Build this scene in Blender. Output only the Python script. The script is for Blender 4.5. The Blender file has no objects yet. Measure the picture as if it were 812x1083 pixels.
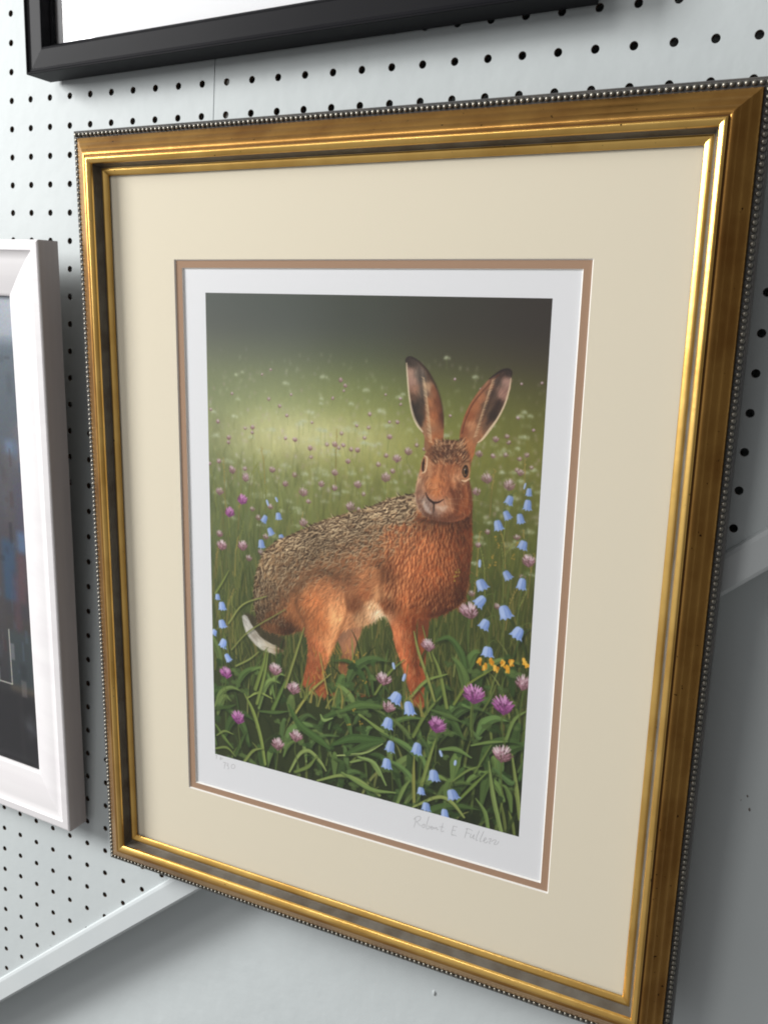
import bpy, bmesh, math
import numpy as np
from mathutils import Vector, Matrix
S = bpy.context.scene
C = S.collection
# ---------------------------------------------------------------- camera, world, lamps, exposure
cd = bpy.data.cameras.new('camera'); cam = bpy.data.objects.new('camera', cd); C.objects.link(cam); S.camera = cam
cam.matrix_world = Matrix(((0.87922401, -0.14730673, 0.45306277, 0.7488588),
                           (0.47173938, 0.13637512, -0.87112788, -0.62250063),
                           (0.0665365, 0.9796441, 0.18939467, -0.19757532), (0, 0, 0, 1)))
cd.sensor_fit = 'VERTICAL'; cd.sensor_height = 24; cd.lens = 24*943.9889/1083
cd.clip_start = .01; cd.clip_end = 50
w = bpy.data.worlds.new('World'); S.world = w; w.use_nodes = True
nt = w.node_tree; bg = nt.nodes['Background']
tc = nt.nodes.new('ShaderNodeTexCoord'); dp = nt.nodes.new('ShaderNodeVectorMath'); dp.operation = 'DOT_PRODUCT'; mr = nt.nodes.new('ShaderNodeMapRange'); cr = nt.nodes.new('ShaderNodeValToRGB')
nt.links.new(tc.outputs['Generated'], dp.inputs[0]); dp.inputs[1].default_value = (-.82, -.56, .10)      # the room is brighter towards the window and the ceiling
nt.links.new(dp.outputs['Value'], mr.inputs[0]); mr.inputs[1].default_value = -1
nt.links.new(mr.outputs[0], cr.inputs[0]); nt.links.new(cr.outputs[0], bg.inputs[0])
e = cr.color_ramp.elements; e[0].position = .25; e[0].color = (.13, .12, .11, 1); e[1].position = .95; e[1].color = (.50, .505, .515, 1)
m_ = e.new(.6); m_.color = (.24, .235, .235, 1)
bg.inputs[1].default_value = .85
def lamp(name, loc, aim, sx_, sy_, power, col):
    l = bpy.data.lights.new(name, 'AREA'); l.shape = 'RECTANGLE'; l.size = sx_; l.size_y = sy_; l.energy = power; l.color = col
    o = bpy.data.objects.new(name, l); C.objects.link(o); o.location = loc
    o.rotation_euler = (Vector(aim)-Vector(loc)).to_track_quat('-Z', 'Y').to_euler(); return o
lamp('shop_window', (-2.2, -1.65, .68), (.35, 0, -.4), .95, 1.3, 139, (1, .995, .985))
lamp('ceiling_light', (-.25, -1.9, .95), (.35, 0, -.3), .6, .4, 8, (1, .98, .95))
S.view_settings.view_transform = 'Standard'; S.view_settings.look = 'None'; S.view_settings.exposure = 0; S.view_settings.gamma = 1
try: S.cycles.filter_width = 1.9; S.cycles.max_bounces = 8; S.cycles.transparent_max_bounces = 12; S.cycles.sample_clamp_indirect = 3
except Exception: pass
# ---------------------------------------------------------------- helpers
def mat(name, col, rough=.5, metal=0., spec=.5, noise=None, bump=None, coat=0., specks=None):
    """noise = (scale xyz, amount, second colour); bump = (scale xyz, strength, distance)"""
    m = bpy.data.materials.new(name); m.use_nodes = True; t = m.node_tree; b = t.nodes['Principled BSDF']
    b.inputs['Base Color'].default_value = (*col, 1); b.inputs['Roughness'].default_value = rough; b.inputs['Metallic'].default_value = metal
    b.inputs['Specular IOR Level'].default_value = spec; b.inputs['Coat Weight'].default_value = coat
    def tex(sc, det=6):
        c = t.nodes.new('ShaderNodeTexCoord'); mp = t.nodes.new('ShaderNodeMapping'); n = t.nodes.new('ShaderNodeTexNoise')
        mp.inputs['Scale'].default_value = sc; n.inputs['Scale'].default_value = 1; n.inputs['Detail'].default_value = det
        t.links.new(c.outputs['Object'], mp.inputs[0]); t.links.new(mp.outputs[0], n.inputs['Vector']); return n
    if noise:
        n = tex(noise[0]); r = t.nodes.new('ShaderNodeValToRGB'); r.color_ramp.elements[0].position = noise[1][0]; r.color_ramp.elements[1].position = noise[1][1]
        r.color_ramp.elements[0].color = (*col, 1); r.color_ramp.elements[1].color = (*noise[2], 1)
        t.links.new(n.outputs[0], r.inputs[0]); t.links.new(r.outputs[0], b.inputs['Base Color'])
    if specks:
        n = tex(specks[0], 2); r2 = t.nodes.new('ShaderNodeMapRange'); r2.inputs[1].default_value = specks[1]; r2.inputs[2].default_value = specks[1]+.03
        mxs = t.nodes.new('ShaderNodeMix'); mxs.data_type = 'RGBA'; t.links.new(n.outputs[0], r2.inputs[0]); t.links.new(r2.outputs[0], mxs.inputs['Factor'])
        src = b.inputs['Base Color'].links[0].from_socket if b.inputs['Base Color'].links else None
        if src: t.links.new(src, mxs.inputs[6])
        else: mxs.inputs[6].default_value = (*col, 1)
        mxs.inputs[7].default_value = (*specks[2], 1); t.links.new(mxs.outputs[2], b.inputs['Base Color'])
    if bump:
        n = tex(bump[0]); q = t.nodes.new('ShaderNodeBump'); q.inputs['Strength'].default_value = bump[1]; q.inputs['Distance'].default_value = bump[2]
        t.links.new(n.outputs[0], q.inputs['Height']); t.links.new(q.outputs[0], b.inputs['Normal'])
    return m
def mesh(name, verts, faces, mats, parent=None, idx=None, smooth=False):
    me = bpy.data.meshes.new(name); me.from_pydata([tuple(v) for v in verts], [], faces); me.update()
    for m in (mats if isinstance(mats, (list, tuple)) else [mats]): me.materials.append(m)
    if idx is not None: me.polygons.foreach_set('material_index', idx)
    if smooth is True: me.polygons.foreach_set('use_smooth', [True]*len(faces))
    elif smooth: me.polygons.foreach_set('use_smooth', smooth)
    o = bpy.data.objects.new(name, me); C.objects.link(o); o.parent = parent
    return o
def tag(o, label=None, cat=None, group=None, kind=None):
    for k, v in (('label', label), ('category', cat), ('group', group), ('kind', kind)):
        if v: o[k] = v
    return o
def empty(name, M, label, cat, group=None):
    o = bpy.data.objects.new(name, None); C.objects.link(o); o.matrix_world = M; o.empty_display_size = .05; return tag(o, label, cat, group)
def box(x0, x1, y0, y1, z0, z1):
    return ([(x, y, z) for x in (x0, x1) for y in (y0, y1) for z in (z0, z1)],
            [(0,1,3,2), (4,6,7,5), (0,4,5,1), (2,3,7,6), (0,2,6,4), (1,5,7,3)])
def ring(name, prof, hw, hz, mats, parent, idx, smooth=None, c=(0, 0), closed=True):
    """a mitred rectangular moulding; prof = (d, h) list, d outward from a sight edge of half size hw x hz, h toward the viewer (-y)"""
    V = []; F = []; I = []; SM = []; n = len(prof)
    # every rail gets its own vertices, so the four mitres stay crisp
    cs = [(-1, 1), (1, 1), (1, -1), (-1, -1)]
    for k in range(4):
        a, b = cs[k], cs[(k+1) % 4]; o = len(V)
        for s in (a, b):
            for d, h in prof: V.append((c[0]+s[0]*(hw+d), -h, c[1]+s[1]*(hz+d)))
        for i in range(n if closed else n-1):
            j = (i+1) % n; F.append((o+i, o+n+i, o+n+j, o+j)); I.append(idx[i]); SM.append(bool(smooth and smooth[i]))
    return mesh(name, V, F, mats, parent, I, SM)
def ribbon(name, lines, wd, m, parent, y):
    V = []; F = []
    for p in lines:
        p = smooth(p, 6) if len(p) > 2 else np.array(p, float); t = np.gradient(p, axis=0); t /= np.linalg.norm(t, axis=1)[:, None]+1e-12
        nn = np.c_[-t[:, 1], t[:, 0]]*wd*.5; o = len(V); k = len(p)
        for s in (1, -1):
            for q in p+s*nn: V.append((q[0], y, q[1]))
        for i in range(k-1): F.append((o+i, o+i+1, o+k+i+1, o+k+i))
    return mesh(name, V, F, m, parent)
def painted_sheet(name, img, x0, x1, z0, z1, y, m, parent):
    """a flat sheet whose printed colours sit on its vertices"""
    h, w_ = img.shape[:2]; xs = np.linspace(x0, x1, w_); zs = np.linspace(z1, z0, h)
    co = np.empty((h, w_, 3), np.float32); co[..., 0] = xs[None]; co[..., 1] = y; co[..., 2] = zs[:, None]
    k = np.arange(h*w_).reshape(h, w_); q = np.stack([k[1:, :-1], k[1:, 1:], k[:-1, 1:], k[:-1, :-1]], -1).reshape(-1, 4)
    me = bpy.data.meshes.new(name); me.vertices.add(h*w_); me.vertices.foreach_set('co', co.ravel())
    me.loops.add(q.size); me.loops.foreach_set('vertex_index', q.ravel().astype(np.int32))
    me.polygons.add(len(q)); me.polygons.foreach_set('loop_start', np.arange(0, q.size, 4, dtype=np.int32)); me.update(calc_edges=True)
    lin = np.where(img <= .04045, img/12.92, ((img+.055)/1.055)**2.4)
    a = me.color_attributes.new('print_ink', 'FLOAT_COLOR', 'POINT'); a.data.foreach_set('color', np.dstack([lin, np.ones((h, w_))]).astype(np.float32).ravel())
    me.materials.append(m); o = bpy.data.objects.new(name, me); C.objects.link(o); o.parent = parent; return o
def ink_material(name, gain, rough):
    m = bpy.data.materials.new(name); m.use_nodes = True; t = m.node_tree; b = t.nodes['Principled BSDF']
    a = t.nodes.new('ShaderNodeAttribute'); a.attribute_name = 'print_ink'; x = t.nodes.new('ShaderNodeVectorMath'); x.operation = 'SCALE'; x.inputs['Scale'].default_value = gain
    t.links.new(a.outputs['Color'], x.inputs[0]); t.links.new(x.outputs[0], b.inputs['Base Color']); b.inputs['Roughness'].default_value = rough; b.inputs['Specular IOR Level'].default_value = .3
    return m
def glass_material():
    m = bpy.data.materials.new('picture_glass'); m.use_nodes = True; t = m.node_tree; t.nodes.clear()
    o = t.nodes.new('ShaderNodeOutputMaterial'); mx = t.nodes.new('ShaderNodeMixShader'); gm = t.nodes.new('ShaderNodeNewGeometry'); dt = t.nodes.new('ShaderNodeVectorMath'); dt.operation = 'DOT_PRODUCT'
    t.links.new(gm.outputs['Incoming'], dt.inputs[0]); t.links.new(gm.outputs['Normal'], dt.inputs[1])
    def mth(op, a_, b_=0.):
        n = t.nodes.new('ShaderNodeMath'); n.operation = op
        for i_, x_ in enumerate((a_, b_)):
            if isinstance(x_, float): n.inputs[i_].default_value = x_
            else: t.links.new(x_, n.inputs[i_])
        return n.outputs[0]
    f = mth('ADD', mth('MULTIPLY', mth('POWER', mth('SUBTRACT', 1., mth('ABSOLUTE', dt.outputs['Value'])), 5.), .96), .04)
    a = t.nodes.new('ShaderNodeBsdfTransparent'); g = t.nodes.new('ShaderNodeBsdfGlossy'); g.inputs['Roughness'].default_value = .03; a.inputs[0].default_value = (.985, .99, .985, 1)
    t.links.new(f, mx.inputs[0]); t.links.new(a.outputs[0], mx.inputs[1]); t.links.new(g.outputs[0], mx.inputs[2]); t.links.new(mx.outputs[0], o.inputs[0])
    e = bpy.data.materials.new('glass_edge'); e.use_nodes = True; t = e.node_tree; t.nodes.clear(); o = t.nodes.new('ShaderNodeOutputMaterial'); a = t.nodes.new('ShaderNodeBsdfTransparent'); t.links.new(a.outputs[0], o.inputs[0])
    return [m, e]
GLASS = glass_material()
def pane(parent, x0, x1, z0, z1, y0, y1):
    v, f = box(x0, x1, y0, y1, z0, z1)
    return mesh('glass', v, f, GLASS, parent, [0 if i == 2 else 1 for i in range(6)])
# ---------------------------------------------------------------- the printed painting (numpy painter, one colour per vertex)
CW, CH = 640, 916
def homography(src, dst):
    A = []
    for (x, y), (u, v) in zip(src, dst):
        A.append([x, y, 1, 0, 0, 0, -u*x, -u*y, -u]); A.append([0, 0, 0, x, y, 1, -v*x, -v*y, -v])
    return np.linalg.svd(np.array(A, float))[2][-1].reshape(3, 3)
HM = homography([(215, 309.5), (582, 315.5), (548, 886.5), (226, 799)], [(0, 0), (CW, 0), (CW, CH), (0, CH)])
def cv(p):
    """sketch coordinates -> canvas pixels"""
    p = np.atleast_2d(np.array(p, float)); q = np.c_[p, np.ones(len(p))] @ HM.T
    return q[:, :2] / q[:, 2:]
def smooth(p, n=6, closed=False):
    p = np.array(p, float)
    if len(p) < 3: return p
    P = np.vstack([p[-1], p, p[0], p[1]]) if closed else np.vstack([2*p[0]-p[1], p, 2*p[-1]-p[-2]])
    out = []
    for i in range(1, len(P)-2):
        for t in np.linspace(0, 1, n, endpoint=False):
            a, b, c, d = P[i-1:i+3]
            out.append(.5*((2*b)+(c-a)*t+(2*a-5*b+4*c-d)*t*t+(3*b-a-3*c+d)*t**3))
    if not closed: out.append(P[-2])
    return np.array(out)
class Canvas:
    def __init__(s):
        s.c = np.zeros((CH, CW, 3)); s.r = np.random.default_rng(7)
        s.Y, s.X = np.mgrid[0:CH, 0:CW].astype(float)
    def box(s, p, m):
        x0, y0 = np.floor(p.min(0)-m).astype(int); x1, y1 = np.ceil(p.max(0)+m+1).astype(int)
        return max(x0, 0), min(x1, CW), max(y0, 0), min(y1, CH)
    def put(s, b, a, col):
        x0, x1, y0, y1 = b; r = s.c[y0:y1, x0:x1]; a = a[..., None]
        r += a*(np.asarray(col)-r)
    def stroke(s, p, w, col, a=1., soft=.5):
        """p canvas points, w half widths along it (list or number)"""
        p = np.asarray(p, float)
        w = np.interp(np.linspace(0, 1, len(p)), np.linspace(0, 1, len(np.atleast_1d(w))), np.atleast_1d(w))
        b = s.box(p, w.max()+soft+1)
        if b[0] >= b[1] or b[2] >= b[3]: return
        X = s.X[b[2]:b[3], b[0]:b[1]]; Y = s.Y[b[2]:b[3], b[0]:b[1]]
        A = np.full(X.shape, -9.)
        for i in range(len(p)-1):
            d = p[i+1]-p[i]; L = d@d+1e-9
            t = np.clip(((X-p[i, 0])*d[0]+(Y-p[i, 1])*d[1])/L, 0, 1)
            D = np.hypot(X-p[i, 0]-t*d[0], Y-p[i, 1]-t*d[1])
            A = np.maximum(A, (w[i]+(w[i+1]-w[i])*t-D)/(2*soft)+.5)
        s.put(b, np.clip(A, 0, 1)*a, col)
    def mask(s, p, soft=.6):
        p = np.asarray(p, float); b = s.box(p, soft+1)
        if b[0] >= b[1] or b[2] >= b[3]: return None, None
        X = s.X[b[2]:b[3], b[0]:b[1]]; Y = s.Y[b[2]:b[3], b[0]:b[1]]
        D = np.full(X.shape, 1e9); ins = np.zeros(X.shape, bool); q = np.roll(p, -1, 0)
        for (ax, ay), (bx, by) in zip(p, q):
            dx, dy = bx-ax, by-ay
            t = np.clip(((X-ax)*dx+(Y-ay)*dy)/(dx*dx+dy*dy+1e-9), 0, 1)
            D = np.minimum(D, np.hypot(X-ax-t*dx, Y-ay-t*dy))
            if abs(dy) > 1e-9: ins ^= ((ay > Y) != (by > Y)) & (X < (Y-ay)/dy*dx+ax)
        return b, np.clip(np.where(ins, D, -D)/(2*soft)+.5, 0, 1)
    def poly(s, p, col, a=1., soft=.6):
        b, A = s.mask(p, soft)
        if b: s.put(b, A*a, col)
    def blur(s, sig):
        out = s.c
        for ax, g in ((0, sig[1]), (1, sig[0])):
            n = int(3*g+1); k = np.exp(-.5*(np.arange(-n, n+1)/g)**2); k /= k.sum()
            P = np.pad(out, [(n, n) if a == ax else (0, 0) for a in range(3)], mode='edge'); acc = 0
            for i, wgt in enumerate(k): acc = acc+wgt*(P[i:i+CH] if ax == 0 else P[:, i:i+CW])
            out = acc
        return out
    def noise(s, cell, seed):
        r = np.random.default_rng(seed); cx, cy = cell
        g = r.normal(size=(int(CH/cy)+3, int(CW/cx)+3)); x, y = s.X/cx, s.Y/cy
        i, j = x.astype(int), y.astype(int); f, h = x-i, y-j; f = f*f*(3-2*f); h = h*h*(3-2*h)
        return (g[j, i]*(1-f)+g[j, i+1]*f)*(1-h)+(g[j+1, i]*(1-f)+g[j+1, i+1]*f)*h
def idw(X, Y, pts, vals, pw=2.6):
    n = 0; d = 0
    for (x, y), v in zip(pts, vals):
        w = 1/((X-x)**2+(Y-y)**2+30.)**(pw/2)
        n = n+w[..., None]*v; d = d+w
    return n/d[..., None]
def field(X, Y, tab, pw=2.6):
    return idw(X, Y, cv([t[:2] for t in tab]), [np.array(t[2])/255. for t in tab], pw)
def rgb(*c): return np.array(c)/255.
def paint_hare_meadow():
    K = Canvas(); r = K.r; U = r.uniform
    rows = [(0,(80,85,80),(76,81,75),(65,69,60),(57,56,48),(54,48,43)), (.06,(86,89,83),(82,86,80),(70,73,65),(61,58,50),(57,51,46)), (.11,(102,106,90),(98,103,86),(84,89,67),(74,72,52),(69,63,48)),
        (.16,(116,122,92),(118,125,92),(110,117,74),(96,99,57),(86,84,48)), (.21,(120,127,93),(134,141,99),(128,133,80),(110,113,60),(100,99,51)), (.255,(124,129,93),(164,165,114),(154,153,92),(121,122,63),(107,106,54)),
        (.29,(122,126,90),(168,165,115),(146,145,85),(117,118,61),(105,104,52)), (.34,(108,114,78),(126,130,82),(120,122,71),(105,108,57),(97,98,50)), (.42,(98,106,71),(108,114,71),(106,108,62),(92,98,51),(87,90,46)),
        (.52,(88,96,62),(92,100,62),(90,96,55),(79,87,44),(74,79,40)), (.66,(78,86,54),(76,84,50),(74,81,46),(64,73,38),(59,66,35)), (.8,(66,74,45),(60,68,39),(54,63,35),(52,61,34),(50,57,32)), (1,(56,63,36),(50,57,32),(46,53,30),(44,51,30),(42,49,28))]
    ry = np.array([q[0] for q in rows])*CH; gr = np.array([q[1:] for q in rows])/255.
    for k in range(3):
        cols_ = np.stack([np.interp(np.arange(CH), ry, gr[:, j, k]) for j in range(5)], 1)
        xx = np.linspace(0, 4, CW); i0 = np.minimum(xx.astype(int), 3); f_ = xx-i0; f_ = f_*f_*(3-2*f_)*.6+f_*.4
        K.c[..., k] = cols_[:, i0]*(1-f_)+cols_[:, i0+1]*f_
    K.c[:] = K.blur((14, 12)); K.c *= (1+.10*np.exp(-.5*((K.Y/CH-.36)/.16)**2))[..., None]
    for gx, gy, sx2, sy2, am in ((.33,.262,.12,.026,.42), (.30,.25,.22,.07,.16), (.52,.262,.1,.03,.16), (.14,.30,.1,.04,.12)):
        g_ = am*np.exp(-.5*(((K.X/CW-gx)/sx2)**2+((K.Y/CH-gy)/sy2)**2)); K.c += g_[..., None]*(rgb(206,202,158)-K.c)
    fd = np.clip((K.Y-120)/260, 0, 1); K.c *= (1+.03*fd*K.noise((22, 40), 1)+.03*fd*K.noise((7, 26), 2)+.02*fd*K.noise((90, 26), 3))[..., None]
    def at(x, y): return K.c[int(np.clip(y, 0, CH-1)), int(np.clip(x, 0, CW-1))].copy()
    # far meadow: faint vertical grass, pale specks growing with nearness
    for _ in range(2600):
        x, y = U(0, CW), 115+U(0, 1)**.8*330; f = (y-100)/330
        l = 4+22*f*U(.5, 1); c = at(x, y)*U(.8, 1.22)+rgb(*[(0,0,0),(14,8,-6),(-6,0,-6)][r.integers(3)])
        K.stroke([(x, y), (x+U(-3, 3)*f*2, y-l*.6), (x+U(-7, 7)*f*2, y-l)], [.3+.7*f, .2], c, .5)
    for _ in range(700):
        x, y = U(0, CW), 95+U(0, 1)**.7*260; f = (y-60)/300
        c = [rgb(208,208,180), rgb(196,200,176), rgb(186,160,160), rgb(196,178,186)][r.integers(4)]
        rx = (1.2+4.2*f)*U(.6, 1.3); a = U(.3, .8)
        if r.random() < .5:
            for k in range(6): K.stroke([(x+U(-rx, rx), y+U(-.3, .3)*rx)]*2, .5+.6*f, c, a*.8)
        else: K.stroke([(x, y), (x+.5, y+.4)], rx*.5, c, a, .8)
    K.c[:] = K.blur((1.1, 1.6))
    # glow of pale umbels in the clearing
    for _ in range(60):
        x, y = cv((U(300, 390), U(440, 475)))[0]; l = U(4, 16)
        K.stroke([(x, y), (x+l, y+U(-1, 1)+1)], [.6, 1.6, .6], rgb(224,220,178), U(.12, .36), 1.4)
    def umbel(px, py, w, col=(192,198,168), a=.6):
        w *= U(.85, 1.25)
        x, y = cv((px, py))[0]; w *= 1.75
        K.stroke([(x, y), (x+U(-2, 2), y+w*1.8)], .6, rgb(120,128,78), .5)
        for k in range(int(20+w*1.5)):
            t = U(0, 6.283); q = U(0, 1)**.6
            K.stroke([(x+np.cos(t)*q*w*.5, y+np.sin(t)*q*w*.17-abs(np.cos(t))*q*-1.5)]*2, U(.6, 1.3), rgb(*col)*U(.82, 1.1), a*U(.5, 1), .8)
    for q in [(314.4,448,13),(285.5,454,12),(277,477.4,19),(238.7,487.5,16),(336,498,17),(335,466,24),(337,454,15),(382,457.5,14),(367,454,14),(226.6,460.6,12),
              (270.8,523.5,18),(354.5,521.6,11),(531,478.4,18),(557.6,562,14),(506.5,574,15),(408,450,12),(300,492,12),(352,480,13),(390,470,12),(262,505,10),(246,440,9),(300,405,9),
              (340,398,9),(420,420,8),(520,435,9),(548,440,8),(500,398,7),(552,462,9),(385,412,8),(470,378,6),(325,435,10),(400,434,10),(371,500,14)]: umbel(*q)
    for _ in range(80):
        y = U(.15, .5); x = U(0, CW); v = np.linalg.inv(HM) @ np.array((x, y*CH, 1.)); umbel(v[0]/v[2], v[1]/v[2], 4+24*(y-.12), a=U(.4, .65))
    # mid meadow grass behind the hare
    def blade(p, w, col, a=1., hi=.22):
        p = smooth(p, 5); K.stroke(p, w, col, a)
        w = np.atleast_1d(w); n = np.array([1.2, -.6])
        K.stroke(p+n*w.max()*.22, w*.4, np.clip(col*(1+hi)+.02, 0, 1), a*.45)
    for _ in range(2000):
        x, y = U(-10, CW+10), 300+U(0, 1)**.9*440; f = (y-250)/420
        l = (24+60*f)*U(.5, 1.15); c = at(x, y-l*.4)
        g = [rgb(122,122,64), rgb(100,108,58), rgb(140,124,74), rgb(70,80,44), rgb(56,64,36)][r.integers(5)]
        bend = U(-1, 1)*l*.4
        K.stroke(smooth([(x, y), (x+bend*.25, y-l*.55), (x+bend, y-l)], 3), [.7+1.*f, .6+.7*f, .3], c*.4+g*.6*U(.85, 1.15), .35+.35*min(1, f*1.4), .5+.7*(1-min(1, f)))
    bl_ = K.blur((1.3, 1.8)); wt = np.clip(1-(K.Y-330)/260, .15, .9)[..., None]; K.c[:] = K.c*(1-wt)+bl_*wt
    for _ in range(70):       # seed heads and tall culms
        x, y = cv((U(225, 560), U(500, 690)))[0]; l = U(50, 110); b = U(-26, 26)
        p = smooth([(x, y), (x+b*.3, y-l*.6), (x+b, y-l)], 4); c = rgb(146,128,72) if r.random() < .5 else rgb(124,128,70)
        K.stroke(p, [1., .5], c*U(.85, 1.1), .75)
        for k in range(8):
            q = p[-1]+(p[-4]-p[-1])*k/5; K.stroke([q, q+(U(-3, 3), U(-4, 0))], .9, c*1.12, .6)
    def clover(px, py, s=1., kind='pink', a=1.):
        x, y = cv((px, py))[0]; R = 12.5*s*U(.92, 1.08); asp = U(.78, .95); lean = U(-.25, .25)
        K.stroke(smooth([(x, y+R*.5), (x+U(-3, 3), y+R*2), (x+U(-8, 8), y+R*4)], 4), 1.1*s, rgb(92,106,56), .75*a)
        if kind == 'pink': lo, mid, hi = rgb(106,76,78), rgb(172,128,140), rgb(220,200,204)
        else: lo, mid, hi = rgb(118,64,108), rgb(170,96,154), rgb(206,152,194)
        K.poly(np.array([(x+R*np.cos(t)*.86, y+R*asp*np.sin(t)*.8) for t in np.linspace(0, 6.28, 20)]), lo, .85*a, 1.6)
        for k in range(64):      # florets, lowest first, pointing up and outward from the base of the head
            v = 1-2*(k+.5)/64; h_ = U(-1, 1)*np.sqrt(max(0, 1-v*v))
            o = np.array((x+h_*R*.82, y+v*R*asp*.78)); d = np.array((h_*1.1+lean, -.75+.5*v)); d /= np.hypot(*d)
            t = np.clip(.5-.55*v+U(-.35, .35), 0, 1); c = lo+(mid-lo)*min(1, t*2)+(hi-mid)*max(0, t*2-1)
            K.stroke([o-d*R*.14, o+d*R*U(.2, .36)], [.9*s, 1.2*s, .5*s], c*U(.92, 1.08), .85*a)
    def bell(px, py, s=1., tilt=None, bud=False, dim=1.):
        x, y = cv((px, py))[0]; t = U(-.6, .6) if tilt is None else tilt+U(-.25, .25); ca, sa = np.cos(t), np.sin(t)
        T = lambda P: np.array([(x+(a*sx_*ca-b*sy_*sa)*s, y+(a*sx_*sa+b*sy_*ca)*s) for a, b in P])
        base = rgb(146,168,216)*dim*U(.92, 1.06); sx_, sy_ = U(.86, 1.12), U(.88, 1.1)
        if bud:
            K.poly(T([(0,-9),(3,-6),(3.6,1),(2,8),(-2,8),(-3.6,1),(-3,-6)]), base*1.04, .95); K.stroke(T([(-.8,-6),(-.8,6)]), 1., rgb(206,218,240)*dim, .7); return
        K.stroke(smooth(T([(0,-10),(2,-17),(8,-24),(12,-20)]), 4), .8, rgb(96,108,58), .8)
        P = T([(-2,-10.5),(2,-10.5),(6.5,-6.5),(8,0),(8.6,5.5),(12,10.5),(7,9.4),(4.6,12.6),(1,9.8),(-3,13),(-5.4,9.4),(-11,10.8),(-8.6,5),(-8,0),(-6.5,-6.5)])
        K.poly(P, base); K.poly(T([(-2,-10),(1,-10),(-1.5,8),(-4,11),(-5,9),(-8,6),(-7,-3),(-5.5,-7)]), rgb(182,199,234)*dim, .7, 1.4)
        K.poly(T([(3,-9),(6.4,-6),(8,0),(8.6,6),(5,9),(5.4,-2)]), rgb(104,130,190)*dim, .8, 1.4)
        K.stroke(T([(0,-8),(1,8)]), .5, rgb(120,146,206)*dim, .6); K.stroke(T([(-2.4,-10.6),(2.4,-10.6)]), 1.6, rgb(92,104,66), .9)
    farp = [(230.5,520,.8),(244,497.7,.7),(258,506,.7),(319,521,.85),(319,553,.85),(369,536,.9),(376.7,512.5,.75),(417.7,485,.8),(429.6,477.4,.65),(406,505,.8),(512.7,506,.95),(536,513,.95),
            (501.5,520,.7),(504.4,480,.6),(522,464.6,.5),(352,500,.6),(338,512,.6),(300,512,.6),(548,500,.6),(286,497,.6),(265,452,.45),(352,470,.5),(376,476,.5),(326,474,.5),(410,462,.5),(310,465,.45),(240,463,.45),(366,488,.5),(358,402,.4),(363,408,.35)]
    for _ in range(150):
        y = .13+.42*U(0, 1)**.9; x = U(0, CW); v = np.linalg.inv(HM) @ np.array((x, y*CH, 1.)); px, py = v[0]/v[2], v[1]/v[2]; s = .16+1.25*(y-.1)
        if s > .42 and r.random() < .55: continue
        clover(px, py, s*U(.8, 1.1), 'pink', U(.3, .5))
        for k in range(3): K.stroke([(x+U(-3, 3)*s, y*CH-U(0, 4)*s)]*2, .5+1.2*s, [rgb(206,196,196), rgb(196,178,190), rgb(214,210,196)][r.integers(3)], U(.25, .5), .9)
    for x, y, s in farp: clover(x, y, s*.95, 'pink', .5)
    for x, y, s, k in [(241,542,.9,'mag'),(254.3,528.5,.95,'mag'),(232.7,577,.95,'pink'),(254.8,577.7,.95,'pink'),(556.8,593.4,1.,'pink')]: clover(x, y, s, k, .85)
    for x, y, s, bd in [(278,548.7,.72,0),(292.5,545.7,.72,0),(284,562,.74,0),(295.4,568,.6,0),(274.5,575,.76,0),(281,532,.7,1),(290.5,528.5,.7,1),
              (536.5,528.6,.74,0),(552.7,514,.6,1),(555.7,533.5,.8,0),(533.6,544.4,.8,0),(547.8,548,.8,0),(524.5,555,.8,0),(551,576,.78,0),(505.3,596,.8,1),(534,608,.75,0),(557,520,.6,0)]:
        bell(x, y, s, bud=bool(bd), dim=.93)
    # ------------------------------------------------------------ the hare
    def shape(pts, tab, soft=1.2, pw=3.):
        pw += .8
        p = smooth(cv(pts), 5, True); b, A = K.mask(p, soft)
        X = K.X[b[2]:b[3], b[0]:b[1]]; Y = K.Y[b[2]:b[3], b[0]:b[1]]; K.put(b, A, field(X, Y, tab, pw)); return p, b, A
    def fur(sh, n, flow, ln, wd, dark, light, vary=.16, a=.6, edge=0):
        p, b, A = sh; ys, xs = np.nonzero(A > .55); base = K.c.copy()
        P = cv([f[:2] for f in flow]); V = [np.array((np.cos(np.radians(f[2])), np.sin(np.radians(f[2])))) for f in flow]
        for i in r.integers(0, len(ys), n):
            x, y = xs[i]+b[0]+U(0, 1), ys[i]+b[2]+U(0, 1)
            d = idw(np.array([x]), np.array([y]), P, V)[0]; d /= np.hypot(*d)+1e-9
            t = U(-.32, .32); d = np.array((d[0]*np.cos(t)-d[1]*np.sin(t), d[0]*np.sin(t)+d[1]*np.cos(t)))
            l = ln*U(.6, 1.35); c = base[int(min(y, CH-1)), int(min(x, CW-1))]
            dk, lt = dark(x, y), light(x, y); q = r.random()
            if q < dk[0]: c = c*.35+.65*dk[1]
            elif q < dk[0]+lt[0]: c = c*.35+.65*lt[1]
            else: c = c*U(1-vary, 1+vary)
            n_ = np.array((-d[1], d[0]))*U(-.12, .12)*l
            K.stroke([(x, y)-d*l*.5, (x, y)+n_, (x, y)+d*l*.5], [wd*.45, wd, .25], np.clip(c, 0, 1), a)
    none = lambda x, y: (0, 0)
    # tail, far hind leg
    K.poly(smooth(cv([(257,650),(262,662),(272,676),(284,684),(297,688),(300,678),(288,668),(272,656),(264,650)]), 5, True), rgb(66,56,44), .75, 4.)
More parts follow.
